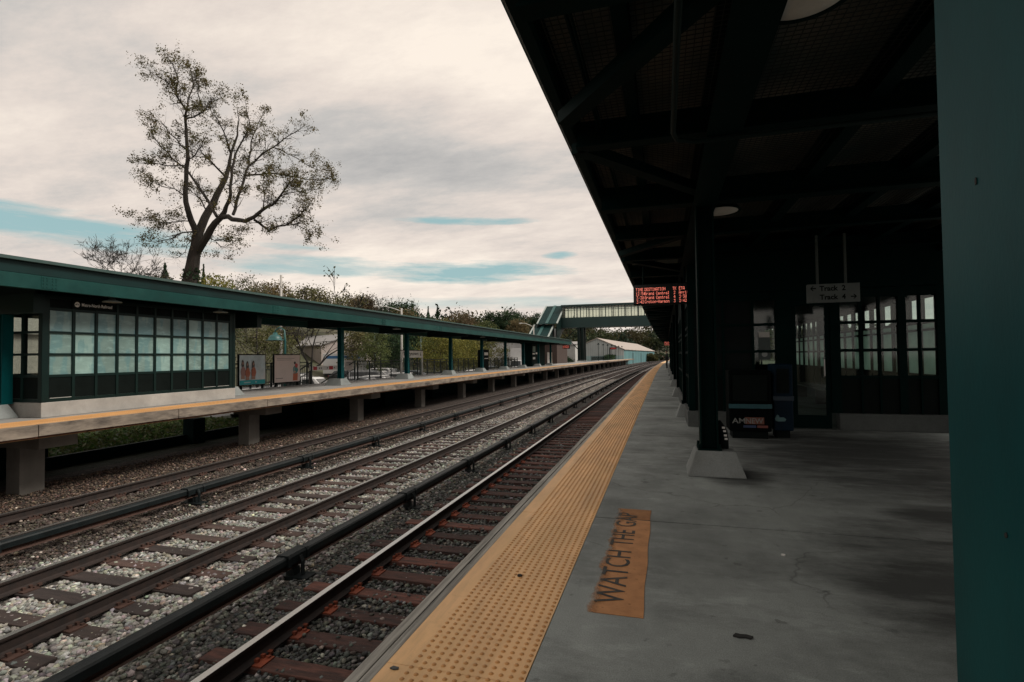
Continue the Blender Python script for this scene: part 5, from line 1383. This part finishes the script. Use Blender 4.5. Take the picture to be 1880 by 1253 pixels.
for i, (x, y, zt, r, lb) in enumerate(((-54.7,108.8,13.6,1.7,'left one of three pointed conifers on the skyline'), (-53.4,114.4,13.4,2.0,'middle one of three pointed conifers on the skyline'), (-51.3,115.0,13.9,1.9,'right one of three pointed conifers on the skyline'))):
    T(lb, x, y, 2, zt, r, DK, 33+i, G1, .3, 60, 14, 'conifer', shape='cone')
T('long dark crown under the three conifers', -50.0, 106.5, 2, 10.6, 4.6, DK, 36, G1, .3, 110, 20)
T('russet tree on the skyline left of the second street lamp', -43.7, 112.0, 1, 12.0, 3.4, RD, 37, G1, .3, 90, 20)
T('low olive tree before the russet skyline tree', -43.3, 101.8, 0, 9.4, 3.2, OL, 38, G1, .3, 90, 18)
T('dark tree over the second street lamp', -40.2, 123.4, 0, 13.4, 2.7, DK, 39, G1, .32, 80, 18)
T('dark tree left of the small brown tree by the bridge stair', -37.0, 124.4, 0, 13.2, 2.7, DK, 40, G1, .32, 80, 18)
T('tall narrow dark tree near the bridge stair', -35.8, 129.9, 0, 13.7, 2.6, DK, 41, G1, .32, 80, 18)
T('small brown tree near the bridge stair', -32.6, 119.0, 0, 10.6, 2.4, BR_, 42, G1, .3, 80, 20)
T('last dark tree beside the bridge stair', -32.2, 136.6, 0, 13.0, 2.6, DK, 43, G1, .32, 90, 18)
T('low green tree in front of the skyline trees', -37.5, 108.0, -1, 8.8, 3.4, LG, 44, G1, .3, 80, 18)
T('low yellow green tree in front of the skyline trees', -46.0, 96.0, 0, 8.8, 3.2, YG, 45, G1, .3, 80, 18)
G2 = 'trees along the car park seen under the left canopy'
T('leafy pale green tree behind the advert boards', -25.4, 28.3, -1.5, 5.2, 2.3, [(.11,.115,.04),(.08,.09,.03),(.16,.15,.10)], 51, G2, .085, 75, 34, trunkfrac=.2)
bare_tree('forked dark stemmed tree between the pink advert and the green column', -20.1, 26.6, -1.5, 6.2, 52, [(.09,.085,.035),(.07,.065,.03)], G2, 4, 900, .075, 'forked_tree', .65, .1, (.05,.1))
T('slender pale green bush behind the railing', -28.8, 48.9, -1.5, 5.2, 1.5, LG, 53, G2, .13, 60, 24, 'shrub', trunkfrac=.1)
T('dark broad tree behind the pale street lamp', -36.8, 67.3, -1.6, 6.6, 2.8, DK, 54, G2, .2, 100, 24, trunkfrac=.1)
T('mid green tree left of the pale lamp pole', -41.5, 66.0, -1.6, 6.4, 2.5, OL, 55, G2, .2, 90, 22, trunkfrac=.1)
T('wide yellow green tree right of the station name sign', -23.6, 53.8, -1.5, 4.4, 2.7, YG, 56, G2, .13, 110, 34, trunkfrac=.15)
T('low yellow green tree beyond the wide one', -25.6, 66.0, -1.5, 4.4, 2.4, YG, 57, G2, .16, 80, 24, trunkfrac=.15)
T('small green shrub against the pale trailer', -18.9, 61.5, -1.5, 2.6, 1.3, OL, 58, G2, .12, 50, 24, 'shrub', trunkfrac=.05)
T('round shrub beside the bridge columns', -17.9, 100.0, -1.5, 1.6, 1.3, DK, 59, G2, .16, 40, 20, 'shrub', trunkfrac=.05)
for i, (x, y) in enumerate(((-31,84),(-44,88),(-50,92),(-38,92),(-58,68),(-64,62),(-70,66),(-72,76),(-47,86))):
    T('%s bushy tree filling the foot of the wooded slope' % ('first','second','third','fourth','fifth','sixth','seventh','eighth','ninth')[i], x, y, -1.4 if x > -46 else 2, 6.0+(i*7%4), 4.2, (OL,DK,LG,BR_,OL,DK,OL,BR_,DK)[i], 70+i, 'bushy trees at the foot of the slope', .3, 100, 22, trunkfrac=.1)

# far wood on the hill ahead, beyond and under the bridge: one mass
def wood(name, label, pts, seed, cols, leaf, per, zoff):
    rng = np.random.default_rng(seed); VV = []; FF = []; CC = []; n = 0
    for x, y, r, h in pts:
        z = hill_z(x,y)
        P, idx, C = crown_points((x,y,z+h*.55), r, r, h*.5, 26, per, rng, .32, .45)
        V, F = leaf_cards(P, leaf*rng.uniform(.8,1.2), rng); col = [cols[rng.integers(0,len(cols))]]
        VV.append(V); FF.append(F+n); CC.append(tint(idx, col, rng, .2)); n += len(V)
    o = raw_mesh(name, np.concatenate(VV), np.concatenate(FF), LEAF, np.concatenate(CC)); tag(o, label, 'woodland', None, 'stuff')
rng_ = np.random.default_rng(77); pts = []
for i in range(420):
    y = rng_.uniform(230,470); x = rng_.uniform(-130,140)
    if x < bend(y)+10 and x > bend(y)-36 and y < 300: continue
    pts.append((x, y, rng_.uniform(4,8), rng_.uniform(8,15)))
for i in range(70):
    y = rng_.uniform(205,300); x = bend(y)+(rng_.uniform(-17,-9) if i % 2 else rng_.uniform(9,22)); pts.append((x, y, rng_.uniform(1.5,2.6), rng_.uniform(1.8,3.2)))
wood('far_woodland', 'wooded hill ahead, seen under and beyond the footbridge', pts, 78, [(.022,.038,.017),(.035,.045,.018),(.05,.045,.02),(.018,.032,.018),(.045,.035,.018),(.06,.06,.025)], .75, 9, 0)
pts = []
for i in range(150):
    x = rng_.uniform(-130,-66); y = rng_.uniform(40,240)
    if y < 85 or x > -75: continue
    pts.append((x, y, rng_.uniform(3.5,5.5), rng_.uniform(4,6.5)))
wood('slope_undergrowth', 'undergrowth and far crowns covering the slope behind the left canopy', pts, 79, [(.05,.05,.02),(.06,.05,.022),(.03,.045,.018),(.07,.055,.025)], .5, 10, 0)
print('trees done')

# ------------------------------------------------------------------ cars, lorries, lamps and buildings beyond the far platform
CGLASS = mat('car_glass', (.012,.016,.018), .08, .1, 2, spec=.6)
TYRE = mat('tyre', (.012,.012,.012), .8)
CHROME = mat('rim_metal', (.35,.35,.35), .3, metal=.8)
LAMPR = mat('tail_lamp', (.25,.01,.01), .3); LAMPC = mat('head_lamp', (.6,.6,.58), .2)
def make_car(label, body, suv=False):
    t = thing('parked_car', label, 'car', (0,0,0), group='cars parked behind the far platform')
    L, Wd = 4.5, 1.78; h = 1.62 if suv else 1.42
    # side outline of lower body and of the cabin
    prof = [(-2.25,.30),(-2.27,.62),(-2.15,.84),(-1.3,.96) if not suv else (-2.1,1.0),(.9,.96),(1.75,.86),(2.15,.72),(2.27,.5),(2.25,.28)]
    mb = MB(); n = len(prof); V = []
    secs = ((-Wd/2,.94,.0),(-Wd/2+.10,1.0,.02),(Wd/2-.10,1.0,.02),(Wd/2,.94,.0))
    base = 0
    for yy, sx, dz in secs:
        for px, pz in prof: mb.v.append((px*(1 if sx == 1 else .985), yy, pz*(1 if sx == 1 else .97)+.0))
    for k in range(3):
        for i in range(n):
            j = (i+1) % n; mb.f.append((k*n+i, k*n+j, (k+1)*n+j, (k+1)*n+i))
    mb.f.append(tuple(range(n))); mb.f.append(tuple(3*n+i for i in reversed(range(n))))
    bd = mb.build('body', body, t, bevel=.03)
    cab = [(-1.95,.97),(-1.55,h-.06),(-1.2,h),(.15,h),(.45,h-.05),(1.15,.95)] if not suv else [(-2.12,1.0),(-1.95,h-.05),(-1.6,h),(.2,h),(.5,h-.06),(1.2,.95)]
    mb = MB(); m = len(cab)
    for yy, top in ((-Wd/2+.06,0),(Wd/2-.06,0)):
        for px, pz in cab:
            f = (pz-.95)/(h-.95); mb.v.append((px, yy*(1-.20*f), pz))
    mb.f.append(tuple(range(m))); mb.f.append(tuple(m+i for i in reversed(range(m))))
    for i in range(m):
        j = (i+1)%m; mb.f.append((i, m+i, m+j, j))
    cb = mb.build('cabin', body, t, bevel=.03)
    # panes lie just proud of the cabin
    def lerp(a,b,f): return (a[0]+(b[0]-a[0])*f, a[1]+(b[1]-a[1])*f)
    for s in (-1,1):
        mb = MB()
        for xa, xb in ((cab[0][0]+.35, -.45),(-.37, .72)):
            P = []
            for px, pz in ((xa,1.0),(xb,1.0),(min(xb,cab[4][0]-.12) if xb > 0 else xb, h-.12),(max(xa, cab[1][0]+.18), h-.12)):
                f = (pz-.95)/(h-.95); P.append((px, s*((Wd/2-.06)*(1-.20*f)+.006), pz))
            mb.add(P, [(0,1,2,3)])
        mb.build('side_window', CGLASS, t)
    for a, b, sgn, nm in ((cab[4],cab[5],1,'windscreen'),(cab[1],cab[0],-1,'rear_window')):
        P = []
        for f, yy in ((.08,-1),(.08,1),(.9,1),(.9,-1)):
            q = lerp(a,b,f); ff = (q[1]-.95)/(h-.95); P.append((q[0]+sgn*.012, yy*((Wd/2-.06)*(1-.20*ff)-.07), q[1]+.008))
        mb = MB(); mb.add(P, [(0,1,2,3)]); mb.build(nm, CGLASS, t)
    for x in (-1.38,1.42):
        for s in (-1,1):
            mb = MB(); N_ = 20
            mb.lathe([(.20,-.1),(.30,-.1),(.325,-.07),(.325,.07),(.30,.1),(.20,.1)], n=N_)
            mb.v = [(x+a, s*(Wd/2-.09)+c, .325+b) for a,b,c in mb.v]; w = mb.build('wheel', TYRE, t, smooth=True)
            mb = MB(); mb.lathe([(0,.085*s),(.05,.095*s),(.19,.075*s),(.205,.09*s)], n=N_); mb.v = [(x+a, s*(Wd/2-.09)+c, .325+b) for a,b,c in mb.v]; mb.build('rim', CHROME, w)
    for s in (-1,1):
        mb = MB(); mb.box(2.16,2.245,s*.62-.17,s*.62+.17,.60,.72); mb.build('headlight', LAMPC, t)
        mb = MB(); mb.box(-2.275,-2.20,s*.68-.13,s*.68+.13,.66,.82); mb.build('tail_light', LAMPR, t)
    return t
def paint(n, c): return mat(n, c, .28, .05, 2, spec=.6)
CW, CS, CD, CRD, CB = paint('white_car_paint',(.62,.62,.61)), paint('silver_car_paint',(.30,.31,.32)), paint('dark_car_paint',(.03,.033,.036)), paint('red_car_paint',(.25,.03,.025)), paint('blue_grey_car_paint',(.10,.13,.15))
cars = [(-19.9,23.0,97,CW,0,'white car in front, right behind the two advert boards'),
 (-23.5,31.5,8,CW,1,'white tall car behind the stairs and the red and white banner'), (-22.9,37.2,5,CS,0,'silver car nearest the railing right of the stairs'), (-23.2,40.4,3,CW,0,'white car beside the silver one near the railing'),
 (-26.0,44.0,6,CD,1,'dark tall car in the second row of the car park'), (-24.6,47.4,2,CW,0,'white saloon behind the dark tall car'), (-29.0,48.0,8,CS,1,'silver tall car left of the pale bush'), (-31.0,53.8,5,CW,0,'white car by the pale lamp pole'),
 (-27.5,55.5,4,CB,0,'blue grey car behind the railing near the station sign'), (-33.2,59.0,5,CW,1,'white tall car in the far row of the car park'), (-35.0,63.5,3,CS,0,'silver car in the far row of the car park'), (-37.0,56.5,7,CD,0,'dark saloon in the far row of the car park'),
 (-21.0,58.0,88,CW,0,'white car behind the long railing'), (-21.6,68.0,85,CB,1,'blue grey tall car near the pale trailer'), (-33.5,42.5,4,CW,0,'white car in front of the warehouse'), (-36.5,47.0,6,CD,0,'dark car in front of the warehouse')]
protos = {}
for x, y, a, m, suv, lb in cars:
    key = (m.name, suv)
    if key not in protos: protos[key] = make_car(lb, m, suv); o = protos[key]
    else: o = copy_tree(protos[key])
    move(o, (x,y,-1.535), math.radians(a)); o['label'] = lb

def street_lamp(label, x, y, z0, z1, arm, name='street_lamp', m=None, r=.10):
    m = m or mat('pale_pole', (.42,.40,.37), .7, .15, 2)
    t = thing(name, label, 'street lamp', (x,y,z0))
    mb = MB(); mb.tube([(x,y,z0),(x,y,z1)], [r,r*.75], 10); mb.build('pole', m, t, smooth=True)
    if arm:
        d = Vector((-.961,-.276,0))
        p = Vector((x,y,z1-.4)); P = [p, p+d*arm*.3+Vector((0,0,.38)), p+d*arm*.6+Vector((0,0,.66)), p+d*arm+Vector((0,0,.74))]
        mb = MB(); mb.tube(P, [.045,.042,.04,.04], 8); mb.build('arm', WHITE, t, smooth=True)
        q = P[-1]; mb = MB(); mb.lathe([(0,.09),(.12,.07),(.17,0),(.10,-.05),(0,-.06)], (0,0,0), 14)
        mb.v = [(q.x+a*1.9, q.y+b, q.z-.03+c) for a,b,c in mb.v]; mb.build('lamp_head', WHITE, t, smooth=True)
    return t
t = street_lamp('tall bare pale pole rising above the canopy behind the advert boards', -41.6, 50.2, -1.5, 10.9, 0, 'utility_pole', r=.17); t['category'] = 'pole'
street_lamp('pale pole with a long curved cobra head arm above the left canopy', -33.3, 63.1, -1.5, 7.9, 3.5, r=.16)
street_lamp('second cobra head lamp, its arm just clearing the far end of the canopy', -22.6, 93.0, -1.5, 7.0, 2.4, r=.12)
PG = mat('lamp_grey_green', (.16,.24,.22), .5)
def flood(label, x, y, z1, sd):
    t = street_lamp(label, x, y, -1.5, z1, 0, 'flood_lamp', PG, .07)
    mb = MB(); mb.box(x-.05, x+.75*sd if sd > 0 else x+.05, y-.03, y+.03, z1-.12, z1-.04); mb.box(x-.02,x+.5,y-.03,y+.03,z1-.55,z1-.49); mb.build('arm', PG, t)
    for a, z in ((.55,z1-.05),(1.15,z1-.42)):
        mb = MB(); mb.prism([(x+a-.28,z-.02),(x+a+.30,z-.14),(x+a+.30,z-.24),(x+a-.22,z-.16)], 'y', y-.16, y+.16); mb.build('lamp_head', mat('flood_head', (.34,.40,.38), .4), t)
flood('slim grey green lamp post with two flood heads left of the pale pole', -31.5, 53.3, 4.7, 1)
flood('slim grey green lamp post with two flood heads above the station sign', -26.5, 54.8, 4.2, 1)
gl = thing('gooseneck_lamp', 'green domed gooseneck lamp between the two advert boards', 'lamp', (-18.7, 22.8, -1.5))
GT = mat('lamp_green', (.02,.10,.095), .45)
mb = MB(); mb.tube([(-18.65,22.8,-1.5),(-18.65,22.8,2.3),(-18.68,22.79,2.85),(-18.9,22.7,3.0),(-19.1,22.62,2.85),(-19.1,22.62,2.7)], [.07,.06,.04,.035,.035,.035], 10); mb.build('post', GT, gl, smooth=True)
mb = MB(); mb.lathe([(0,.36),(.10,.36),(.12,.26),(.22,.22),(.32,.10),(.34,.0),(.46,-.02),(.46,-.05),(.30,-.03),(0,.15)], (-19.1,22.62,2.38), 24); mb.build('shade', GT, gl, smooth=True)

def rot_box_building(name, label, cat, corner, ang, L, Wd, z0, eave, ridge, wall, roof, group=None):
    """corner nearest the camera, long side running off at angle ang, gable to the right"""
    t = thing(name, label, cat, (*corner, z0), ang, group); ORG[t] = Vector((0,0,0))
    zz = -z0
    def bl(nm, mb, m):
        o = mb.build(nm, m, t); return o
    mb = MB(); mb.prism([(0,0),(Wd,0),(Wd,eave-z0),(Wd/2,ridge-z0-.12),(0,eave-z0)], 'x', 0, -L)
    w = bl('wall', mb, wall)
    mb = MB(); o = .35
    mb.prism([(-o,eave-z0-o*.45),(-o,eave-z0-o*.45+.16),(Wd/2,ridge-z0+.12),(Wd+o,eave-z0-o*.45+.16),(Wd+o,eave-z0-o*.45),(Wd/2,ridge-z0-.04)], 'x', o, -L-o)
    bl('roof', mb, roof)
    return t, bl
def ribbed(name, c, sc=14, var=.12):
    m, nt, b = nodes(name); v = coords(nt)
    w = N(nt, 'ShaderNodeTexWave', wave_type='BANDS', bands_direction='X'); w.inputs['Scale'].default_value = sc*.1; nt.links.new(v, w.inputs['Vector'])
    n = ramp(nt, noise(nt, v, .5, 5), [(.3, tuple(x*(1-var) for x in c)), (.7, tuple(min(1,x*(1+var)) for x in c))])
    nt.links.new(mixc(nt, 1.0, n, ramp(nt, w.outputs['Fac'], [(0,.86),(1,1.05)]), 'MULTIPLY'), b.inputs['Base Color']); b.inputs['Roughness'].default_value = .6
    add_bump(nt, b, w.outputs['Fac'], .4, .05); return m
PINK = ribbed('pinkish_cladding', (.42,.36,.33)); ROOFG = ribbed('grey_roof', (.30,.29,.28), 8)
t, bl = rot_box_building('warehouse', 'pinkish grey metal warehouse with low gable roof behind the car park', 'warehouse', (-51.0,70.5), math.radians(-28.5), 42, 10.5, -1.5, 3.5, 5.3, PINK, ROOFG)
mb = MB(); mb.box(-12,-8,-.03,-.005,.05,3.0); bl('door', mb, mat('pale_door', (.5,.47,.44), .5))
mb = MB(); mb.box(-30,-24,-.03,-.005,1.2,2.4); bl('window', mb, CGLASS)
def lorry(label, x, y, ang, L, h, col, stripe=None, name='box_truck'):
    t = thing(name, label, 'lorry', (x,y,-1.535), ang); ORG[t] = Vector((0,0,0))
    mb = MB(); mb.box(-L/2, L/2-1.9, -1.15, 1.15, .75, h); bd = mb.build('cargo_box', col, t, bevel=.03)
    mb = MB(); mb.prism([(L/2-1.8,.45),(L/2-.05,.45),(L/2,.9),(L/2-.15,1.25),(L/2-.55,2.2),(L/2-1.8,2.25)], 'y', -1.0, 1.0); mb.build('cab', col, t, bevel=.05)
    mb = MB(); mb.add([(L/2-.16,-.85,1.3),(L/2-.16,.85,1.3),(L/2-.49,.8,2.1),(L/2-.49,-.8,2.1)], [(0,1,2,3)]); mb.v = [(a+.03,b,c+.01) for a,b,c in mb.v]; mb.build('windscreen', CGLASS, t)
    for s in (-1,1):
        mb = MB(); mb.add([(L/2-1.5,s*1.004,1.3),(L/2-.4,s*1.004,1.3),(L/2-.65,s*1.004,2.0),(L/2-1.5,s*1.004,2.0)], [(0,1,2,3)]); mb.build('side_window', CGLASS, t)
        for xx in (-L/2+.9, L/2-1.1):
            mb = MB(); mb.lathe([(0,-.13),(.40,-.13),(.43,-.08),(.43,.08),(.40,.13),(0,.13)], n=18); mb.v = [(xx+a, s*.95+c, .43+b) for a,b,c in mb.v]; mb.build('wheel', TYRE, t)
    mb = MB(); mb.box(-L/2, L/2-1.9, -.9, .9, .5, .745); mb.build('chassis', DKGREY, t)
    if stripe:
        for s in (-1,1):
            mb = MB(); mb.box(-L/2+.4, L/2-2.4, s*1.153-.002, s*1.153+.002, h-.75, h-.35); mb.build('stripe', stripe, bd)
    return t
lorry('white box lorry with a blue stripe beside the warehouse', -43.0, 66.5, math.radians(20), 7.5, 3.6, CW, mat('blue_stripe', (.03,.13,.30), .4))
lorry('tall white lorry seen end on behind the dark platform hut', -24.2, 88.0, math.radians(-82), 7.0, 4.2, CW)
GREYW = ribbed('pale_grey_cladding', (.60,.60,.59), 10)
t, bl = rot_box_building('trailer_building', 'long pale grey flat building behind the middle of the left canopy', 'building', (-26.5,104.0), math.radians(-12), 11.5, 8, -1.5, 4.5, 4.9, GREYW, ROOFG)
mb = MB(); mb.box(-6,-5.85,-.03,-.005,0,5.6); bl('pipe', mb, WHITE)
t, bl = rot_box_building('white_house', 'low white building with dark window between hut and bridge columns', 'building', (-19.8,122.0), math.radians(-8), 9.0, 8, -1.5, 4.0, 4.6, mat('white_render', (.52,.52,.50), .7, .1, 1), ROOFG)
for a in (-6.5,-3.0): mb = MB(); mb.box(a,a+.9,-.03,-.005,2.6,4.4); bl('window', mb, CGLASS)
# long turquoise shed
fw = thing('long_shed', 'long shed with cream roof and turquoise walls beyond the end of the left platform', 'shed', (-18.2+bend(150), 150, 0))
def strip_(profile, ys): mb = MB(); mb.sweep(profile, ys, 0, 0); return mb
YW = [150+7*i for i in range(15)]
TURQ = ribbed('turquoise_cladding', (.10,.225,.24), 6); CREAM = ribbed('cream_roof', (.38,.325,.285), 6)
xr, xm, xl = -13.6, -21.0, -28.4
strip_([(xr,-1.5),(xr,2.9),(xr-.2,2.9),(xr-.2,-1.5)], YW).build('side_wall', TURQ, fw)
strip_([(xl,-1.5),(xl,2.9),(xl+.2,2.9),(xl+.2,-1.5)], YW).build('side_wall', TURQ, fw)
strip_([(xr+.3,2.80),(xm,6.1),(xl-.3,2.80),(xl-.3,2.95),(xm,6.28),(xr+.3,2.95)], [149.6]+YW[1:]).build('roof', CREAM, fw)
b0 = bend(150)
mb = MB(); mb.prism([(xr+b0,-1.5),(xr+b0,2.85),(xm+b0,6.05),(xl+b0,2.85),(xl+b0,-1.5)], 'y', 149.95, 150.15); gw = mb.build('gable_wall', ribbed('pale_blue_gable', (.40,.43,.43), 6), fw)
mb = MB(); mb.box(xl+b0+.5, xr+b0-.1, 149.90, 149.94, -1.4, 1.2); mb.build('lower_panel', ribbed('teal_gable', (.30,.42,.43), 6), gw)
for y in (172, 196):
    mb = MB(); mb.box(xr+.005, xr+.03, y, y+2.0, -1.4, 2.0); mb.follow().build('door', mat('dark_door', (.02,.05,.05), .5), fw)
hd = thing('hedge', 'dark green hedge in front of the long shed', 'hedge', (-15.6, 140, -1.4))
rng = np.random.default_rng(91); n = 2600
P = np.stack([rng.uniform(-17.4,-16.6,n)+2.3, rng.uniform(128,150,n), rng.uniform(-1.3,1.35,n)],1); P[:,0] -= 1.0
V, F = leaf_cards(P, .26, rng); V[:,0] += 2.3; raw_mesh('foliage', V, F, LEAF, tint(np.arange(n)//12, DK, rng), parent=hd)
for i, (x,y,m,lb) in enumerate(((3.2,225,CW,'distant white car left of two by the end of the tracks'),(6.2,231,CW,'distant white car right of two by the end of the tracks'))):
    o = copy_tree(protos[(m.name,0)]); move(o, (x, y, -1.4), 0); o['label'] = lb; o['group'] = 'distant cars at the end of the line'

# ------------------------------------------------------------------ the waiting passenger
def passenger():
    x, y = .26, 50.5
    t = thing('person', 'person in a dark coat and white shoes waiting far down the island platform', 'person', (x,y,0))
    # joints: pelvis root, spine, head, arms bent forward (towards the tracks), legs
    J = [((0,0,.93),.135),((0,0,1.12),.135),((-.01,0,1.34),.15),((-.02,0,1.47),.075),((-.035,0,1.56),.062),((-.05,0,1.64),.098),((-.05,0,1.73),.085),
         ((0,.17,1.40),.07),((-.04,.22,1.14),.052),((-.26,.12,1.10),.042),((-.33,.09,1.14),.035),
         ((0,-.17,1.40),.07),((-.03,-.22,1.14),.052),((-.24,-.12,1.13),.042),((-.32,-.08,1.17),.035),
         ((0,.09,.86),.10),((-.02,.10,.48),.068),((.02,.10,.10),.048),((-.12,.11,.05),.042),
         ((0,-.09,.86),.10),((-.06,-.11,.49),.068),((-.03,-.11,.10),.048),((-.17,-.12,.05),.042)]
    E = [(0,1),(1,2),(2,3),(3,4),(4,5),(5,6),(2,7),(7,8),(8,9),(9,10),(2,11),(11,12),(12,13),(13,14),(0,15),(15,16),(16,17),(17,18),(0,19),(19,20),(20,21),(21,22)]
    me = bpy.data.meshes.new('body'); me.from_pydata([p for p,_ in J], E, []); me.update()
    o = bpy.data.objects.new('body', me); COL.objects.link(o); o.parent = t
    sk = o.modifiers.new('skin','SKIN'); o.modifiers.new('sub','SUBSURF').levels = 2
    if not me.skin_vertices: me.attributes  # layer comes with the modifier
    lay = me.skin_vertices[0].data if me.skin_vertices else None
    if lay:
        for i, (_, r) in enumerate(J): lay[i].radius = (r, r)
        lay[0].use_root = True
    m, nt, b = nodes('dark_clothes_and_skin'); v = coords(nt); sp = N(nt,'ShaderNodeSeparateXYZ'); nt.links.new(v, sp.inputs[0])
    c = mixc(nt, mth(nt,'GREATER_THAN',sp.outputs[2],.90), (.018,.02,.024), (.010,.013,.016))
    c = mixc(nt, mth(nt,'GREATER_THAN',sp.outputs[2],1.50), c, (.42,.27,.20))
    c = mixc(nt, mth(nt,'LESS_THAN',sp.outputs[2],.115), c, (.62,.61,.58))
    c = mixc(nt, mth(nt,'LESS_THAN',sp.outputs[0],-.285), c, (.42,.27,.20))
    nt.links.new(c, b.inputs['Base Color']); b.inputs['Roughness'].default_value = .8
    me.materials.append(m)
    def blob(nm, c, r, m_):
        mb = MB(); n = 9
        for i in range(n+1): pass
        mb.lathe([(math.sin(PI*i/n)*1.0, -math.cos(PI*i/n)) for i in range(n+1)], n=16)
        mb.v = [(x+c[0]+a*r[0], y+c[1]+b_*r[1], c[2]+z*r[2]) for a,b_,z in mb.v]; return mb.build(nm, m_, t, smooth=True)
    HAIR = mat('dark_hair', (.012,.010,.009), .6)
    blob('hair', (-.015,0,1.70), (.105,.098,.11), HAIR)
    mb = MB()
    for s in (-1,1): mb.box(x-.152, x-.138, y+s*.035-.012, y+s*.035+.012, 1.655, 1.668)
    mb.box(x-.165,x-.14,y-.012,y+.012,1.60,1.64); mb.box(x-.147,x-.13,y-.03,y+.03,1.575,1.583)
    mb.build('face_features', mat('face_dark', (.12,.06,.05), .6), t)
    # coat skirt
    mb = MB(); mb.lathe([(.17,1.15),(.175,1.0),(.19,.82),(.175,.82)], (x,y,0), 16); mb.build('coat_skirt', mat('coat_cloth', (.010,.013,.016), .85), t, smooth=True)
    ph = thing('phone', 'pale phone held by the waiting passenger', 'phone', (x-.36,y,1.16))
    mb = MB(); mb.box(x-.40,x-.365,y-.04,y+.04,1.13,1.28); mb.build('case', mat('phone_white', (.55,.56,.56), .3), ph)
    bg = thing('shoulder_bag', 'pale bag hanging behind the waiting passenger', 'bag', (x+.25,y,.9))
    mb = MB(); mb.frustum((x+.20,x+.34,y-.14,y+.14),(x+.22,x+.30,y-.10,y+.10),.92,1.22); mb.build('bag_body', mat('bag_cloth', (.42,.42,.41), .8), bg, bevel=.02)
    mb = MB(); mb.tube([(x+.25,y-.1,1.2),(x+.12,y-.06,1.46),(x+.12,y+.06,1.46),(x+.25,y+.1,1.2)], .014, 6); mb.build('strap', mat('bag_strap', (.05,.05,.05), .8), bg)
passenger()
print('scene done', len(bpy.data.objects))

# house whose roof shows through the end panes of the left shelter
t, bl = rot_box_building('house', 'pinkish house with a white gable edge seen through the end panes of the left shelter', 'house', (-52.0, 18.0), math.radians(-75), 14, 12, -1.5, 3.4, 7.4, mat('pinkish_shingle', (.40,.31,.28), .8, .2, 5), mat('pinkish_roof', (.30,.235,.215), .8, .2, 6))
mb = MB(); mb.bar((.40,-.3,4.8),(.40,6.0,8.9),.10,.22); bl('gable_trim', mb, WHITE)

# tufts of grass on the verge behind the piers
rng = np.random.default_rng(17); n = 9000
P = np.stack([rng.uniform(-25.5,-16.4,n), rng.uniform(9.5,20.5,n), rng.uniform(-1.47,-1.36,n)],1)
V, F = leaf_cards(P, .085, rng); o = raw_mesh('verge_grass', V, F, LEAF, tint(np.arange(n)//14, [(.030,.060,.014),(.045,.066,.018),(.055,.060,.022)], rng))
tag(o, 'rough grass growing on the verge behind the far platform', 'grass', None, 'stuff')
# scraps lying about
def scrap(name, label, cat, x, y, z, pts, m, h=.004):
    mb = MB(); mb.prism([(x+a, y+b) for a,b in pts], 'z', z+.0005, z+h); tag(mb.build(name, m), label, cat)
scrap('paper_scrap', 'tiny white paper scrap on the bare concrete right of the orange panel', 'litter', .768, 4.07, 0, [(-.012,-.01),(.008,-.014),(.014,.004),(.0,.012),(-.013,.006)], WHITE, .008)
scrap('dead_leaf', 'dark curled leaf lying on the concrete near the bottom of the picture', 'leaf', .347, 2.86, 0, [(-.045,-.012),(-.02,-.022),(.01,-.014),(.035,-.02),(.05,.0),(.02,.012),(-.01,.008),(-.03,.014)], GROOVE, .009)
scrap('flattened_gum', 'dark flattened gum on the bare yellow margin by the timber edge', 'litter', -1.19, 2.17, .0025, [(-.02,-.006),(.0,-.012),(.02,-.004),(.018,.008),(-.01,.011)], DKGREY, .006)
scrap('dead_leaf', 'small brown leaf caught among the yellow domes', 'leaf', -.905, 3.27, .0025, [(-.014,-.008),(.006,-.013),(.016,.002),(.002,.012),(-.012,.007)], BARK, .012)
